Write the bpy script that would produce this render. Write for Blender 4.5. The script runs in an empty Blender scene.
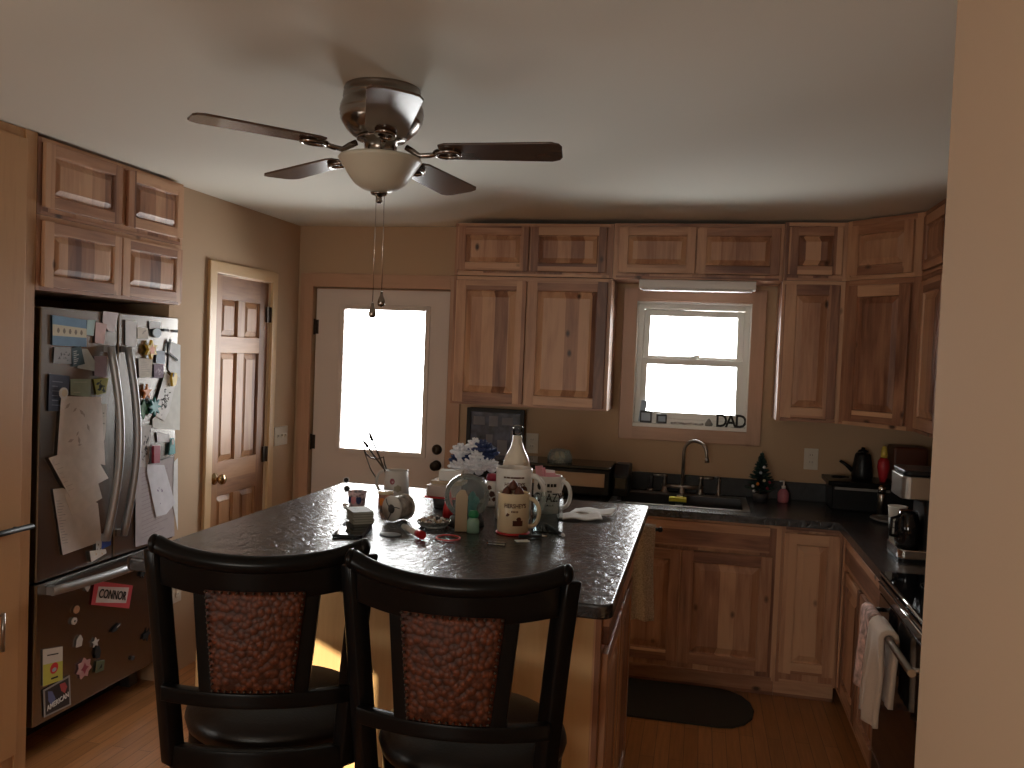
import bpy, math, random
from mathutils import Matrix, Vector
random.seed(7)
PI = math.pi
S = bpy.context.scene
C = S.collection

# ------------------------------------------------------------------ materials
def newmat(name):
    m = bpy.data.materials.new(name); m.use_nodes = True
    n = m.node_tree.nodes; l = m.node_tree.links
    return m, n, l, n['Principled BSDF']

def plain(name, col, rough=.5, metal=0, spec=.5, bump=0, bscale=60, var=0, trans=0, ior=1.45, coat=0, alpha=1, sheen=0):
    m, n, l, b = newmat(name)
    b.inputs['Base Color'].default_value = (*col, 1)
    b.inputs['Roughness'].default_value = rough
    b.inputs['Metallic'].default_value = metal
    b.inputs['Specular IOR Level'].default_value = spec
    b.inputs['Transmission Weight'].default_value = trans
    b.inputs['IOR'].default_value = ior
    b.inputs['Coat Weight'].default_value = coat
    b.inputs['Alpha'].default_value = alpha
    b.inputs['Sheen Weight'].default_value = sheen
    tc = n.new('ShaderNodeTexCoord')
    if bump or var:
        ns = n.new('ShaderNodeTexNoise'); ns.inputs['Scale'].default_value = bscale; ns.inputs['Detail'].default_value = 4
        l.new(tc.outputs['Object'], ns.inputs['Vector'])
    if bump:
        bp = n.new('ShaderNodeBump'); bp.inputs['Strength'].default_value = bump; bp.inputs['Distance'].default_value = .004
        l.new(ns.outputs['Fac'], bp.inputs['Height']); l.new(bp.outputs['Normal'], b.inputs['Normal'])
    if var:
        r = n.new('ShaderNodeValToRGB')
        r.color_ramp.elements[0].position = .3; r.color_ramp.elements[1].position = .7
        r.color_ramp.elements[0].color = (*[c*(1-var) for c in col], 1)
        r.color_ramp.elements[1].color = (*[min(1, c*(1+var)) for c in col], 1)
        l.new(ns.outputs['Fac'], r.inputs['Fac']); l.new(r.outputs['Color'], b.inputs['Base Color'])
    return m

def math_node(n, l, op, a, b=None):
    m = n.new('ShaderNodeMath'); m.operation = op
    for i, v in enumerate((a, b)):
        if v is None: continue
        if isinstance(v, (int, float)): m.inputs[i].default_value = v
        else: l.new(v, m.inputs[i])
    return m.outputs[0]

def wood(name, pale, mid, dark, vertical=True, plank=.075, contrast=1.0, knots=True, rough=.42, hue=.5):
    m, n, l, b = newmat(name)
    tc = n.new('ShaderNodeTexCoord'); oi = n.new('ShaderNodeObjectInfo')
    off = n.new('ShaderNodeVectorMath'); off.operation = 'SCALE'; off.inputs[0].default_value = (13.1, 7.7, 5.3)
    l.new(oi.outputs['Random'], off.inputs['Scale'])
    add = n.new('ShaderNodeVectorMath'); add.operation = 'ADD'
    l.new(tc.outputs['Object'], add.inputs[0]); l.new(off.outputs[0], add.inputs[1])
    mp = n.new('ShaderNodeMapping'); l.new(add.outputs[0], mp.inputs['Vector'])
    mp.inputs['Scale'].default_value = (1, 1, .07) if vertical else (.07, .07, 1)
    fine = n.new('ShaderNodeTexNoise'); fine.inputs['Scale'].default_value = 70; fine.inputs['Detail'].default_value = 5; fine.inputs['Distortion'].default_value = .6
    l.new(mp.outputs[0], fine.inputs['Vector'])
    mp2 = n.new('ShaderNodeMapping'); l.new(add.outputs[0], mp2.inputs['Vector'])
    mp2.inputs['Scale'].default_value = (1, 1, .16) if vertical else (.16, .16, 1)
    big = n.new('ShaderNodeTexNoise'); big.inputs['Scale'].default_value = 11; big.inputs['Detail'].default_value = 3; big.inputs['Distortion'].default_value = 1.2
    l.new(mp2.outputs[0], big.inputs['Vector'])
    sp = n.new('ShaderNodeSeparateXYZ'); l.new(add.outputs[0], sp.inputs[0])
    s = math_node(n, l, 'ADD', sp.outputs[0], sp.outputs[1]) if vertical else sp.outputs[2]
    k = math_node(n, l, 'FLOOR', math_node(n, l, 'DIVIDE', s, plank))
    wn = n.new('ShaderNodeTexWhiteNoise'); wn.noise_dimensions = '1D'; l.new(k, wn.inputs['W'])
    t = math_node(n, l, 'MULTIPLY', wn.outputs['Value'], .75*contrast)
    t = math_node(n, l, 'ADD', t, math_node(n, l, 'MULTIPLY', big.outputs['Fac'], .75))
    t = math_node(n, l, 'ADD', t, math_node(n, l, 'MULTIPLY', fine.outputs['Fac'], .40))
    t = math_node(n, l, 'SUBTRACT', t, .46)
    r = n.new('ShaderNodeValToRGB'); e = r.color_ramp.elements
    e[0].position = .2; e[0].color = (*pale, 1); e[1].position = .9; e[1].color = (*dark, 1)
    x = e.new(.55); x.color = (*mid, 1)
    l.new(t, r.inputs['Fac']); col = r.outputs['Color']
    if knots:
        mp3 = n.new('ShaderNodeMapping'); l.new(add.outputs[0], mp3.inputs['Vector'])
        mp3.inputs['Scale'].default_value = (1, 1, .6) if vertical else (.6, .6, 1)
        v = n.new('ShaderNodeTexVoronoi'); v.inputs['Scale'].default_value = 7.5
        l.new(mp3.outputs[0], v.inputs['Vector'])
        r2 = n.new('ShaderNodeValToRGB'); q = r2.color_ramp.elements
        q[0].position = .045; q[0].color = (1, 1, 1, 1); q[1].position = .12; q[1].color = (0, 0, 0, 1)
        l.new(v.outputs['Distance'], r2.inputs['Fac'])
        mx = n.new('ShaderNodeMix'); mx.data_type = 'RGBA'
        l.new(r2.outputs['Color'], mx.inputs[0]); l.new(col, mx.inputs[6]); mx.inputs[7].default_value = (.05, .02, .01, 1)
        col = mx.outputs[2]
    l.new(col, b.inputs['Base Color'])
    b.inputs['Roughness'].default_value = rough
    bp = n.new('ShaderNodeBump'); bp.inputs['Strength'].default_value = .12; bp.inputs['Distance'].default_value = .002
    l.new(fine.outputs['Fac'], bp.inputs['Height']); l.new(bp.outputs['Normal'], b.inputs['Normal'])
    return m

HP, HM, HD = (.56, .32, .185), (.36, .17, .092), (.14, .052, .028)
M = {}
M['hv'] = wood('hickory_vertical', HP, HM, HD, True)
M['hh'] = wood('hickory_horizontal', HP, HM, HD, False)
M['oakv'] = wood('oak_panel', (.62, .40, .19), (.52, .31, .13), (.38, .20, .08), True, .3, .4, False)
M['pine_v'] = wood('pine_vertical', (.42, .21, .09), (.31, .14, .053), (.17, .065, .025), True, .3, .9, False, .5)
M['pine_h'] = wood('pine_horizontal', (.42, .21, .09), (.31, .14, .053), (.17, .065, .025), False, .3, .9, False, .5)
M['trimv'] = wood('oak_trim_vertical', (.60, .40, .21), (.50, .31, .15), (.36, .2, .09), True, .3, .3, False)
M['trimh'] = wood('oak_trim_horizontal', (.60, .40, .21), (.50, .31, .15), (.36, .2, .09), False, .3, .3, False)
M['htrv'] = wood('hickory_trim_vertical', (.46, .27, .17), (.36, .2, .12), (.24, .12, .07), True, .3, .3, False)
M['htrh'] = wood('hickory_trim_horizontal', (.46, .27, .17), (.36, .2, .12), (.24, .12, .07), False, .3, .3, False)

def floor_mat():
    m, n, l, b = newmat('strip_wood_floor')
    tc = n.new('ShaderNodeTexCoord')
    mp = n.new('ShaderNodeMapping'); mp.inputs['Rotation'].default_value = (0, 0, PI/2); l.new(tc.outputs['Object'], mp.inputs['Vector'])
    br = n.new('ShaderNodeTexBrick'); br.inputs['Scale'].default_value = 1
    br.inputs['Brick Width'].default_value = .9; br.inputs['Row Height'].default_value = .06; br.inputs['Mortar Size'].default_value = .0015
    br.offset = .37
    br.inputs['Color1'].default_value = (.47, .205, .075, 1); br.inputs['Color2'].default_value = (.36, .15, .05, 1); br.inputs['Mortar'].default_value = (.16, .07, .03, 1)
    l.new(mp.outputs[0], br.inputs['Vector'])
    mp2 = n.new('ShaderNodeMapping'); mp2.inputs['Scale'].default_value = (1, .06, 1); l.new(tc.outputs['Object'], mp2.inputs['Vector'])
    ns = n.new('ShaderNodeTexNoise'); ns.inputs['Scale'].default_value = 80; ns.inputs['Detail'].default_value = 4; l.new(mp2.outputs[0], ns.inputs['Vector'])
    mx = n.new('ShaderNodeMix'); mx.data_type = 'RGBA'; mx.blend_type = 'MULTIPLY'; mx.inputs[0].default_value = .5
    l.new(br.outputs['Color'], mx.inputs[6]); l.new(ns.outputs['Color'], mx.inputs[7]); 
    r = n.new('ShaderNodeValToRGB'); r.color_ramp.elements[0].color = (.6, .6, .6, 1); r.color_ramp.elements[1].color = (1.3, 1.3, 1.3, 1)
    l.new(ns.outputs['Fac'], r.inputs['Fac']); l.new(r.outputs['Color'], mx.inputs[7]); mx.inputs[0].default_value = 1
    l.new(mx.outputs[2], b.inputs['Base Color']); b.inputs['Roughness'].default_value = .35
    return m
M['floor'] = floor_mat()
M['pantry'] = wood('pantry_wood', (.52, .29, .13), (.40, .20, .085), (.24, .10, .04), True, .3, .5, False)

def counter_mat():
    m, n, l, b = newmat('slate_laminate')
    tc = n.new('ShaderNodeTexCoord')
    ns = n.new('ShaderNodeTexNoise'); ns.inputs['Scale'].default_value = 22; ns.inputs['Detail'].default_value = 6; ns.inputs['Distortion'].default_value = 1.5
    l.new(tc.outputs['Object'], ns.inputs['Vector'])
    r = n.new('ShaderNodeValToRGB'); r.color_ramp.elements[0].color = (.012, .012, .014, 1); r.color_ramp.elements[1].color = (.05, .05, .055, 1)
    r.color_ramp.elements[0].position = .35; r.color_ramp.elements[1].position = .75
    l.new(ns.outputs['Fac'], r.inputs['Fac']); l.new(r.outputs['Color'], b.inputs['Base Color'])
    b.inputs['Roughness'].default_value = .27; b.inputs['Specular IOR Level'].default_value = .6
    bp = n.new('ShaderNodeBump'); bp.inputs['Strength'].default_value = .6; bp.inputs['Distance'].default_value = .006
    l.new(ns.outputs['Fac'], bp.inputs['Height']); l.new(bp.outputs['Normal'], b.inputs['Normal'])
    return m
M['slate'] = counter_mat()
M['slate2'] = plain('black_laminate', (.016, .016, .018), .4, bump=.1, bscale=30, var=.3)

def leather_mat():
    m, n, l, b = newmat('embossed_leather')
    tc = n.new('ShaderNodeTexCoord')
    v = n.new('ShaderNodeTexVoronoi'); v.inputs['Scale'].default_value = 88; l.new(tc.outputs['Object'], v.inputs['Vector'])
    ns = n.new('ShaderNodeTexNoise'); ns.inputs['Scale'].default_value = 9; l.new(tc.outputs['Object'], ns.inputs['Vector'])
    r = n.new('ShaderNodeValToRGB'); r.color_ramp.elements[0].color = (.06, .016, .008, 1); r.color_ramp.elements[1].color = (.17, .046, .018, 1)
    l.new(ns.outputs['Fac'], r.inputs['Fac'])
    mx = n.new('ShaderNodeMix'); mx.data_type = 'RGBA'; mx.blend_type = 'MULTIPLY'; mx.inputs[0].default_value = 1
    r3 = n.new('ShaderNodeValToRGB'); r3.color_ramp.elements[0].color = (1.3, 1.3, 1.3, 1); r3.color_ramp.elements[1].color = (.35, .35, .35, 1); r3.color_ramp.elements[1].position = .75
    l.new(v.outputs['Distance'], r3.inputs['Fac']); l.new(r.outputs['Color'], mx.inputs[6]); l.new(r3.outputs['Color'], mx.inputs[7])
    l.new(mx.outputs[2], b.inputs['Base Color']); b.inputs['Roughness'].default_value = .5; b.inputs['Specular IOR Level'].default_value = .28
    bp = n.new('ShaderNodeBump'); bp.inputs['Strength'].default_value = .8; bp.inputs['Distance'].default_value = .004; bp.invert = True
    l.new(v.outputs['Distance'], bp.inputs['Height']); l.new(bp.outputs['Normal'], b.inputs['Normal'])
    return m
M['croc'] = leather_mat()

def glass_mat(name, tint=(1, 1, 1), rough=.0, milk=0, ior=1.45):
    m, n, l, b = newmat(name); n.remove(b)
    t = n.new('ShaderNodeBsdfTransparent'); t.inputs['Color'].default_value = (*tint, 1)
    g = n.new('ShaderNodeBsdfGlossy'); g.inputs['Roughness'].default_value = max(rough, .02)
    f = n.new('ShaderNodeFresnel'); f.inputs['IOR'].default_value = ior
    x = n.new('ShaderNodeMixShader'); l.new(f.outputs[0], x.inputs[0]); l.new(t.outputs[0], x.inputs[1]); l.new(g.outputs[0], x.inputs[2])
    out = x.outputs[0]
    if milk:
        d = n.new('ShaderNodeBsdfDiffuse'); d.inputs['Color'].default_value = (.8, .85, .83, 1)
        y = n.new('ShaderNodeMixShader'); y.inputs[0].default_value = milk; l.new(out, y.inputs[1]); l.new(d.outputs[0], y.inputs[2]); out = y.outputs[0]
    l.new(out, n['Material Output'].inputs['Surface'])
    return m
M['pane'] = glass_mat('window_glass', (.97, .98, 1))
M['clear'] = glass_mat('clear_glass', (.86, .9, .9))
M['cutglass'] = glass_mat('cut_glass', (.85, .95, .95), .1, .18, 1.5)
M['globe'] = glass_mat('globe_glass', (.93, .96, .96), .03, .12, 1.25)

M['wall'] = plain('tan_wall_paint', (.47, .325, .205), .85)
M['ceil'] = plain('ceiling_paint', (.76, .745, .655), .9)
M['white_door'] = plain('white_door_paint', (.62, .53, .47), .5)
M['vinyl'] = plain('white_vinyl', (.75, .73, .68), .4)
M['shade'] = plain('white_shade', (.8, .78, .75), .6)
M['darkgap'] = plain('dark_recess', (.03, .02, .015), .9)
M['steel'] = plain('brushed_steel', (.36, .335, .31), .30, 1, bump=.05, bscale=300)
M['fsteel'] = plain('fridge_steel', (.30, .285, .27), .27, 1, var=.05, bscale=4)
M['handle'] = plain('satin_handle_steel', (.40, .40, .41), .42, .7)
M['chrome'] = plain('chrome', (.75, .74, .72), .14, 1)
M['nickel'] = plain('brushed_nickel', (.31, .27, .24), .22, 1)
M['bronze'] = plain('dark_bronze', (.06, .045, .035), .35, .8)
M['brass'] = plain('antique_brass', (.42, .30, .16), .25, 1)
M['blackmetal'] = plain('black_metal', (.012, .012, .012), .5)
M['blackwood'] = plain('black_lacquered_wood', (.004, .0035, .0035), .28, spec=.2)
M['blackleather'] = plain('black_leather', (.014, .011, .010), .36, spec=.4, bump=.15, bscale=160)
M['blackplastic'] = plain('black_plastic', (.008, .008, .009), .35, spec=.28)
M['blackglass'] = plain('black_glass', (.006, .006, .007), .05)
M['darkplastic'] = plain('dark_grey_plastic', (.05, .05, .055), .5)
M['blade'] = wood('walnut_blade', (.10, .06, .04), (.06, .035, .025), (.03, .02, .015), False, .4, .3, False, .2)
M['bowl'] = plain('frosted_glass_bowl', (.62, .58, .47), .35, spec=.5)
M['white'] = plain('glazed_white', (.78, .76, .72), .2)
M['paperw'] = plain('white_paper', (.78, .77, .75), .8)
M['cream'] = plain('cream_ceramic', (.72, .60, .40), .22)
M['creamliq'] = plain('cream_bottle', (.70, .62, .50), .12)
M['red'] = plain('red_plastic', (.62, .03, .035), .35)
M['brown'] = plain('chocolate_brown', (.09, .025, .012), .45)
M['black'] = plain('matte_black', (.012, .012, .012), .6)
M['pink'] = plain('pink_paper', (.75, .38, .44), .7)
M['navy'] = plain('navy_petals', (.02, .035, .11), .6)
M['petalw'] = plain('white_petals', (.72, .72, .76), .7)
M['vase'] = plain('dark_vase', (.02, .025, .05), .25)
M['teal'] = plain('teal_plastic', (.04, .26, .27), .4)
M['green'] = plain('green_plastic', (.03, .28, .12), .35)
M['dgreen'] = plain('fir_green', (.012, .035, .03), .7)
M['yellow'] = plain('yellow_plastic', (.75, .5, .05), .4)
M['orange'] = plain('orange_plastic', (.72, .22, .03), .45)
M['blue'] = plain('blue_plastic', (.03, .08, .35), .4)
M['lblue'] = plain('pale_blue', (.35, .42, .5), .5)
M['magenta'] = plain('magenta_plastic', (.30, .02, .05), .4)
M['tan'] = plain('tan_card', (.48, .38, .26), .7)
M['kraft'] = plain('oven_panel', (.46, .31, .2), .35)
M['towel'] = plain('cotton_towel', (.62, .48, .37), .95, bump=.6, bscale=220, sheen=.3)
M['towelpat'] = plain('patterned_towel', (.46, .38, .29), .95, bump=.5, bscale=200, var=.35)
M['towelcheck'] = plain('flowered_towel', (.6, .40, .34), .95, bump=.5, bscale=35, var=.6)
M['mat'] = plain('dark_rug', (.035, .028, .02), .95, bump=.8, bscale=260, var=.4)
M['outlet'] = plain('ivory_plate', (.62, .56, .47), .4)
M['soil'] = plain('foam_white', (.72, .7, .64), .6)
M['photo'] = plain('framed_photo', (.05, .055, .085), .25, bscale=16, var=.85)
M['beads'] = plain('coloured_beads', (.35, .25, .22), .4, bscale=70, var=.9)
M['ribbon'] = plain('grey_ribbon', (.36, .33, .30), .5, bump=.6, bscale=50, var=.5)
M['tin'] = plain('printed_tin', (.45, .22, .16), .35, bscale=60, var=.8)
M['floral'] = plain('floral_print', (.42, .30, .30), .4, bscale=75, var=.9)
M['booklet'] = plain('booklet_cover', (.20, .20, .165), .6, bscale=40, var=.2)
M['sponge_y'] = plain('yellow_sponge', (.55, .5, .05), .9)
M['sinkdark'] = plain('dark_sink_steel', (.12, .12, .125), .3, .9)

# ------------------------------------------------------------------ mesh builder
def frame(o, u):
    """local (u across, v up, n out) for an upright face"""
    u = Vector(u).normalized(); v = Vector((0, 0, 1)); n = u.cross(v)
    m = Matrix((( u.x, v.x, n.x, o[0]), (u.y, v.y, n.y, o[1]), (u.z, v.z, n.z, o[2]), (0, 0, 0, 1)))
    return m

class MB:
    def __init__(s, origin=(0, 0, 0), M=None):
        s.v = []; s.f = []; s.mi = []; s.sm = []; s.o = Vector(origin); s.M = M or Matrix()
    def add(s, vs, fs, mi=0, smooth=False):
        b = len(s.v)
        for p in vs: s.v.append(s.M @ Vector(p) - s.o)
        for f in fs: s.f.append([b+i for i in f]); s.mi.append(mi); s.sm.append(smooth)
        return s
    def box(s, x0, x1, y0, y1, z0, z1, mi=0):
        vs = [(x, y, z) for x in (x0, x1) for y in (y0, y1) for z in (z0, z1)]
        return s.add(vs, [(0, 1, 3, 2), (4, 6, 7, 5), (0, 4, 5, 1), (2, 3, 7, 6), (0, 2, 6, 4), (1, 5, 7, 3)], mi)
    def prism(s, poly, z0, z1, mi=0, smooth=False):
        n = len(poly)
        vs = [(x, y, z0) for x, y in poly]+[(x, y, z1) for x, y in poly]
        fs = [tuple(range(n))[::-1], tuple(range(n, 2*n))]
        s.add(vs, fs, mi)
        b = len(s.v)-2*n
        for i in range(n):
            j = (i+1) % n; s.f.append([b+i, b+j, b+n+j, b+n+i]); s.mi.append(mi); s.sm.append(smooth)
        return s
    def lathe(s, prof, c=(0, 0, 0), n=24, mi=0, axis=None, sx=1, sy=1):
        """prof [(r,h)..]; c base centre; axis optional direction"""
        R = Matrix()
        if axis is not None: R = Vector(axis).normalized().to_track_quat('Z', 'Y').to_matrix().to_4x4()
        vs = []; fs = []; c = Vector(c)
        for r, h in prof:
            for i in range(n):
                a = 2*PI*i/n; vs.append(c + (R @ Vector((r*math.cos(a)*sx, r*math.sin(a)*sy, h))))
        for k in range(len(prof)-1):
            for i in range(n):
                j = (i+1) % n; fs.append((k*n+i, k*n+j, (k+1)*n+j, (k+1)*n+i))
        s.add(vs, fs, mi, True)
        b = len(s.v)-len(vs)
        if prof[0][0] > 1e-4: s.f.append([b+i for i in range(n)][::-1]); s.mi.append(mi); s.sm.append(False)
        if prof[-1][0] > 1e-4: s.f.append([b+(len(prof)-1)*n+i for i in range(n)]); s.mi.append(mi); s.sm.append(False)
        return s
    def tube(s, pts, r, n=8, mi=0, closed=False, flat=1.0):
        pts = [Vector(p) for p in pts]; N = len(pts)
        rr = r if isinstance(r, (list, tuple)) else [r]*N
        vs = []; fs = []; up = None
        for i, p in enumerate(pts):
            a = pts[(i-1) % N] if (closed or i > 0) else p
            b = pts[(i+1) % N] if (closed or i < N-1) else p
            t = (b-a).normalized()
            if up is None:
                up = Vector((0, 0, 1)) if abs(t.z) < .9 else Vector((0, 1, 0))
            x = up.cross(t).normalized(); up = t.cross(x).normalized()
            for k in range(n):
                q = 2*PI*k/n; vs.append(p + x*(math.cos(q)*rr[i]) + up*(math.sin(q)*rr[i]*flat))
        for i in range(N if closed else N-1):
            for k in range(n):
                j = (k+1) % n; i2 = (i+1) % N
                fs.append((i*n+k, i*n+j, i2*n+j, i2*n+k))
        s.add(vs, fs, mi, True)
        if not closed:
            b = len(s.v)-len(vs)
            s.f.append([b+k for k in range(n)][::-1]); s.mi.append(mi); s.sm.append(False)
            s.f.append([b+(N-1)*n+k for k in range(n)]); s.mi.append(mi); s.sm.append(False)
        return s
    def ball(s, c, r, nu=14, nv=8, mi=0):
        if isinstance(r, (int, float)): r = (r, r, r)
        vs = []; fs = []
        for i in range(nv+1):
            t = -PI/2+PI*i/nv
            for k in range(nu):
                a = 2*PI*k/nu
                vs.append((c[0]+r[0]*math.cos(t)*math.cos(a), c[1]+r[1]*math.cos(t)*math.sin(a), c[2]+r[2]*math.sin(t)))
        for i in range(nv):
            for k in range(nu):
                j = (k+1) % nu; fs.append((i*nu+k, i*nu+j, (i+1)*nu+j, (i+1)*nu+k))
        return s.add(vs, fs, mi, True)
    def sheet(s, fn, nu, nv, th=.003, mi=0, smooth=True):
        """two-sided slab over fn(u,v)->(point, normal offset dir)"""
        top = []; bot = []
        for i in range(nu+1):
            for j in range(nv+1):
                p, nr = fn(i/nu, j/nv); p = Vector(p); nr = Vector(nr).normalized()
                top.append(p+nr*th/2); bot.append(p-nr*th/2)
        W = nv+1; n = len(top); fs = []
        for i in range(nu):
            for j in range(nv):
                a = i*W+j; fs.append((a, a+W, a+W+1, a+1)); fs.append((n+a, n+a+1, n+a+W+1, n+a+W))
        for i in range(nu):
            a = i*W; fs.append((a, n+a, n+a+W, a+W)); a = i*W+nv; fs.append((a, a+W, n+a+W, n+a))
        for j in range(nv):
            a = j; fs.append((a, a+1, n+a+1, n+a)); a = nu*W+j; fs.append((a, n+a, n+a+1, a+1))
        return s.add(top+bot, fs, mi, smooth)
    def build(s, name, mats, parent=None, bevel=0, seg=2, wn=True):
        me = bpy.data.meshes.new(name); me.from_pydata([tuple(p) for p in s.v], [], s.f)
        if not isinstance(mats, (list, tuple)): mats = [mats]
        for m in mats: me.materials.append(m)
        me.polygons.foreach_set('material_index', s.mi); me.polygons.foreach_set('use_smooth', s.sm)
        me.update()
        import bmesh as _b
        bm = _b.new(); bm.from_mesh(me); _b.ops.remove_doubles(bm, verts=bm.verts, dist=1e-6); _b.ops.recalc_face_normals(bm, faces=bm.faces); bm.to_mesh(me); bm.free()
        o = bpy.data.objects.new(name, me); C.objects.link(o)
        if parent is not None: o.parent = parent
        else: o.location = s.o
        if bevel:
            b = o.modifiers.new('edge', 'BEVEL'); b.width = bevel; b.segments = seg; b.limit_method = 'ANGLE'; b.angle_limit = math.radians(40)
        return o

def tag(o, label, cat, group=None):
    o['label'] = label; o['category'] = cat
    if group: o['group'] = group
    return o
def thing(name, label, cat, loc=(0, 0, 0), group=None, rz=0):
    o = bpy.data.objects.new(name, None); C.objects.link(o); o.empty_display_size = .05
    o.location = loc; o.rotation_euler = (0, 0, rz)
    return tag(o, label, cat, group)
def struct(o): o['kind'] = 'structure'; return o

def text_geo(txt, size, extrude=.0006):
    cu = bpy.data.curves.new('lettering', 'FONT'); cu.body = txt; cu.size = size; cu.extrude = extrude
    cu.align_x = 'CENTER'; cu.align_y = 'CENTER'; cu.resolution_u = 3; cu.offset = size*.018
    ob = bpy.data.objects.new('lettering', cu); C.objects.link(ob)
    bpy.context.view_layer.update()
    dg = bpy.context.evaluated_depsgraph_get(); me = bpy.data.meshes.new_from_object(ob.evaluated_get(dg))
    v = [tuple(p.co) for p in me.vertices]; f = [tuple(p.vertices) for p in me.polygons]
    bpy.data.objects.remove(ob); bpy.data.curves.remove(cu); bpy.data.meshes.remove(me)
    return v, f
def add_text(mb, txt, size, at, rot=0, mi=0, sx=1):
    """lettering in the local u,v plane of mb.M at n=at[2]"""
    v, f = text_geo(txt, size); c, s_ = math.cos(rot), math.sin(rot)
    mb.add([((x*sx)*c-y*s_+at[0], (x*sx)*s_+y*c+at[1], z+at[2]) for x, y, z in v], f, mi)
def add_text_round(mb, txt, size, centre, r, z, ang, mi=0, sx=1):
    """lettering wrapped on an upright cylinder, facing direction ang"""
    v, f = text_geo(txt, size)
    out = []
    for x, y, d in v:
        a = ang + x*sx/r; rr = r+.0006+d
        out.append((centre[0]+rr*math.cos(a), centre[1]+rr*math.sin(a), z+y))
    mb.add(out, f, mi)

# ------------------------------------------------------------------ joinery
def raised_panel(mb, u0, u1, v0, v1, n0, t=.018, fw=.055, bev=.03, mv=0, mh=1):
    """frame and raised panel, vertical stiles use mv, rails mh"""
    n1 = n0+t
    mb.box(u0, u0+fw, v0, v1, n0, n1, mv); mb.box(u1-fw, u1, v0, v1, n0, n1, mv)
    mb.box(u0+fw, u1-fw, v1-fw, v1, n0, n1, mh); mb.box(u0+fw, u1-fw, v0, v0+fw, n0, n1, mh)
    panel_field(mb, u0+fw, u1-fw, v0+fw, v1-fw, n0, t, bev, mv)
def panel_field(mb, a, b, c, d, n0, t, bev, mi):
    g = .004; lo = n0+t-.013; hi = n0+t-.001
    A = [(a, c, n0+t-.002), (b, c, n0+t-.002), (b, d, n0+t-.002), (a, d, n0+t-.002)]
    B = [(a+g, c+g, lo), (b-g, c+g, lo), (b-g, d-g, lo), (a+g, d-g, lo)]
    e = g+bev
    D = [(a+e, c+e, hi-.002), (b-e, c+e, hi-.002), (b-e, d-e, hi-.002), (a+e, d-e, hi-.002)]
    e2 = e+.002
    E_ = [(a+e2, c+e2, hi), (b-e2, c+e2, hi), (b-e2, d-e2, hi), (a+e2, d-e2, hi)]
    vs = A+B+D+E_; fs = []
    for k in range(3):
        for i in range(4):
            j = (i+1) % 4; fs.append((k*4+i, k*4+j, k*4+4+j, k*4+4+i))
    fs.append((12, 13, 14, 15))
    mb.add(vs, fs, mi)

def cabinet(name, label, o, u, w, h, depth, fronts, group=None, cat='cabinet', gap=.002, t=.018, toe=0, fw=.055, rail=True):
    """o = lower left corner of the front face as seen; u = direction across; fronts (kind,u0,u1,v0,v1)"""
    fr = frame(o, u)
    T = thing(name, label, cat, o, group)
    b = MB(o, fr)
    v0 = toe
    if toe:
        k = .018
        b.box(0, k, v0, h, -depth, -.001, 0).box(w-k, w, v0, h, -depth, -.001, 0).box(k, w-k, v0, v0+k, -depth, -.001, 0).box(k, w-k, v0+k, h, -depth, -depth+.006, 0).box(k, w-k, v0+k, h, -.019, -.001, 0)
    else: b.box(0, w, v0, h, -depth, -.001, 0)
    if toe: b.box(0, w, 0, toe, -depth, -.075, 1)
    if rail:
        # face frame strips standing a little proud of the box
        us = sorted(set([0, w])); s_ = .018
        b.box(0, s_, v0, h, -.001, .004, 0); b.box(w-s_, w, v0, h, -.001, .004, 0)
        b.box(s_, w-s_, h-.018, h, -.001, .004, 1); b.box(s_, w-s_, v0, v0+.014, -.001, .004, 1)
    b.build('body', [M['hv'], M['hh']], T)
    for kind, a, c, d, e in fronts:
        m = MB(o, fr)
        if kind == 'door': raised_panel(m, a, c, d, e, 0, t, fw)
        elif kind == 'smalldoor': raised_panel(m, a, c, d, e, 0, t, .045, .022)
        elif kind == 'drawer': m.box(a, c, d, e, 0, t, 1)
        m.build('drawer' if kind == 'drawer' else 'door', [M['hv'], M['hh']], T, bevel=.0025)
    return T

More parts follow.
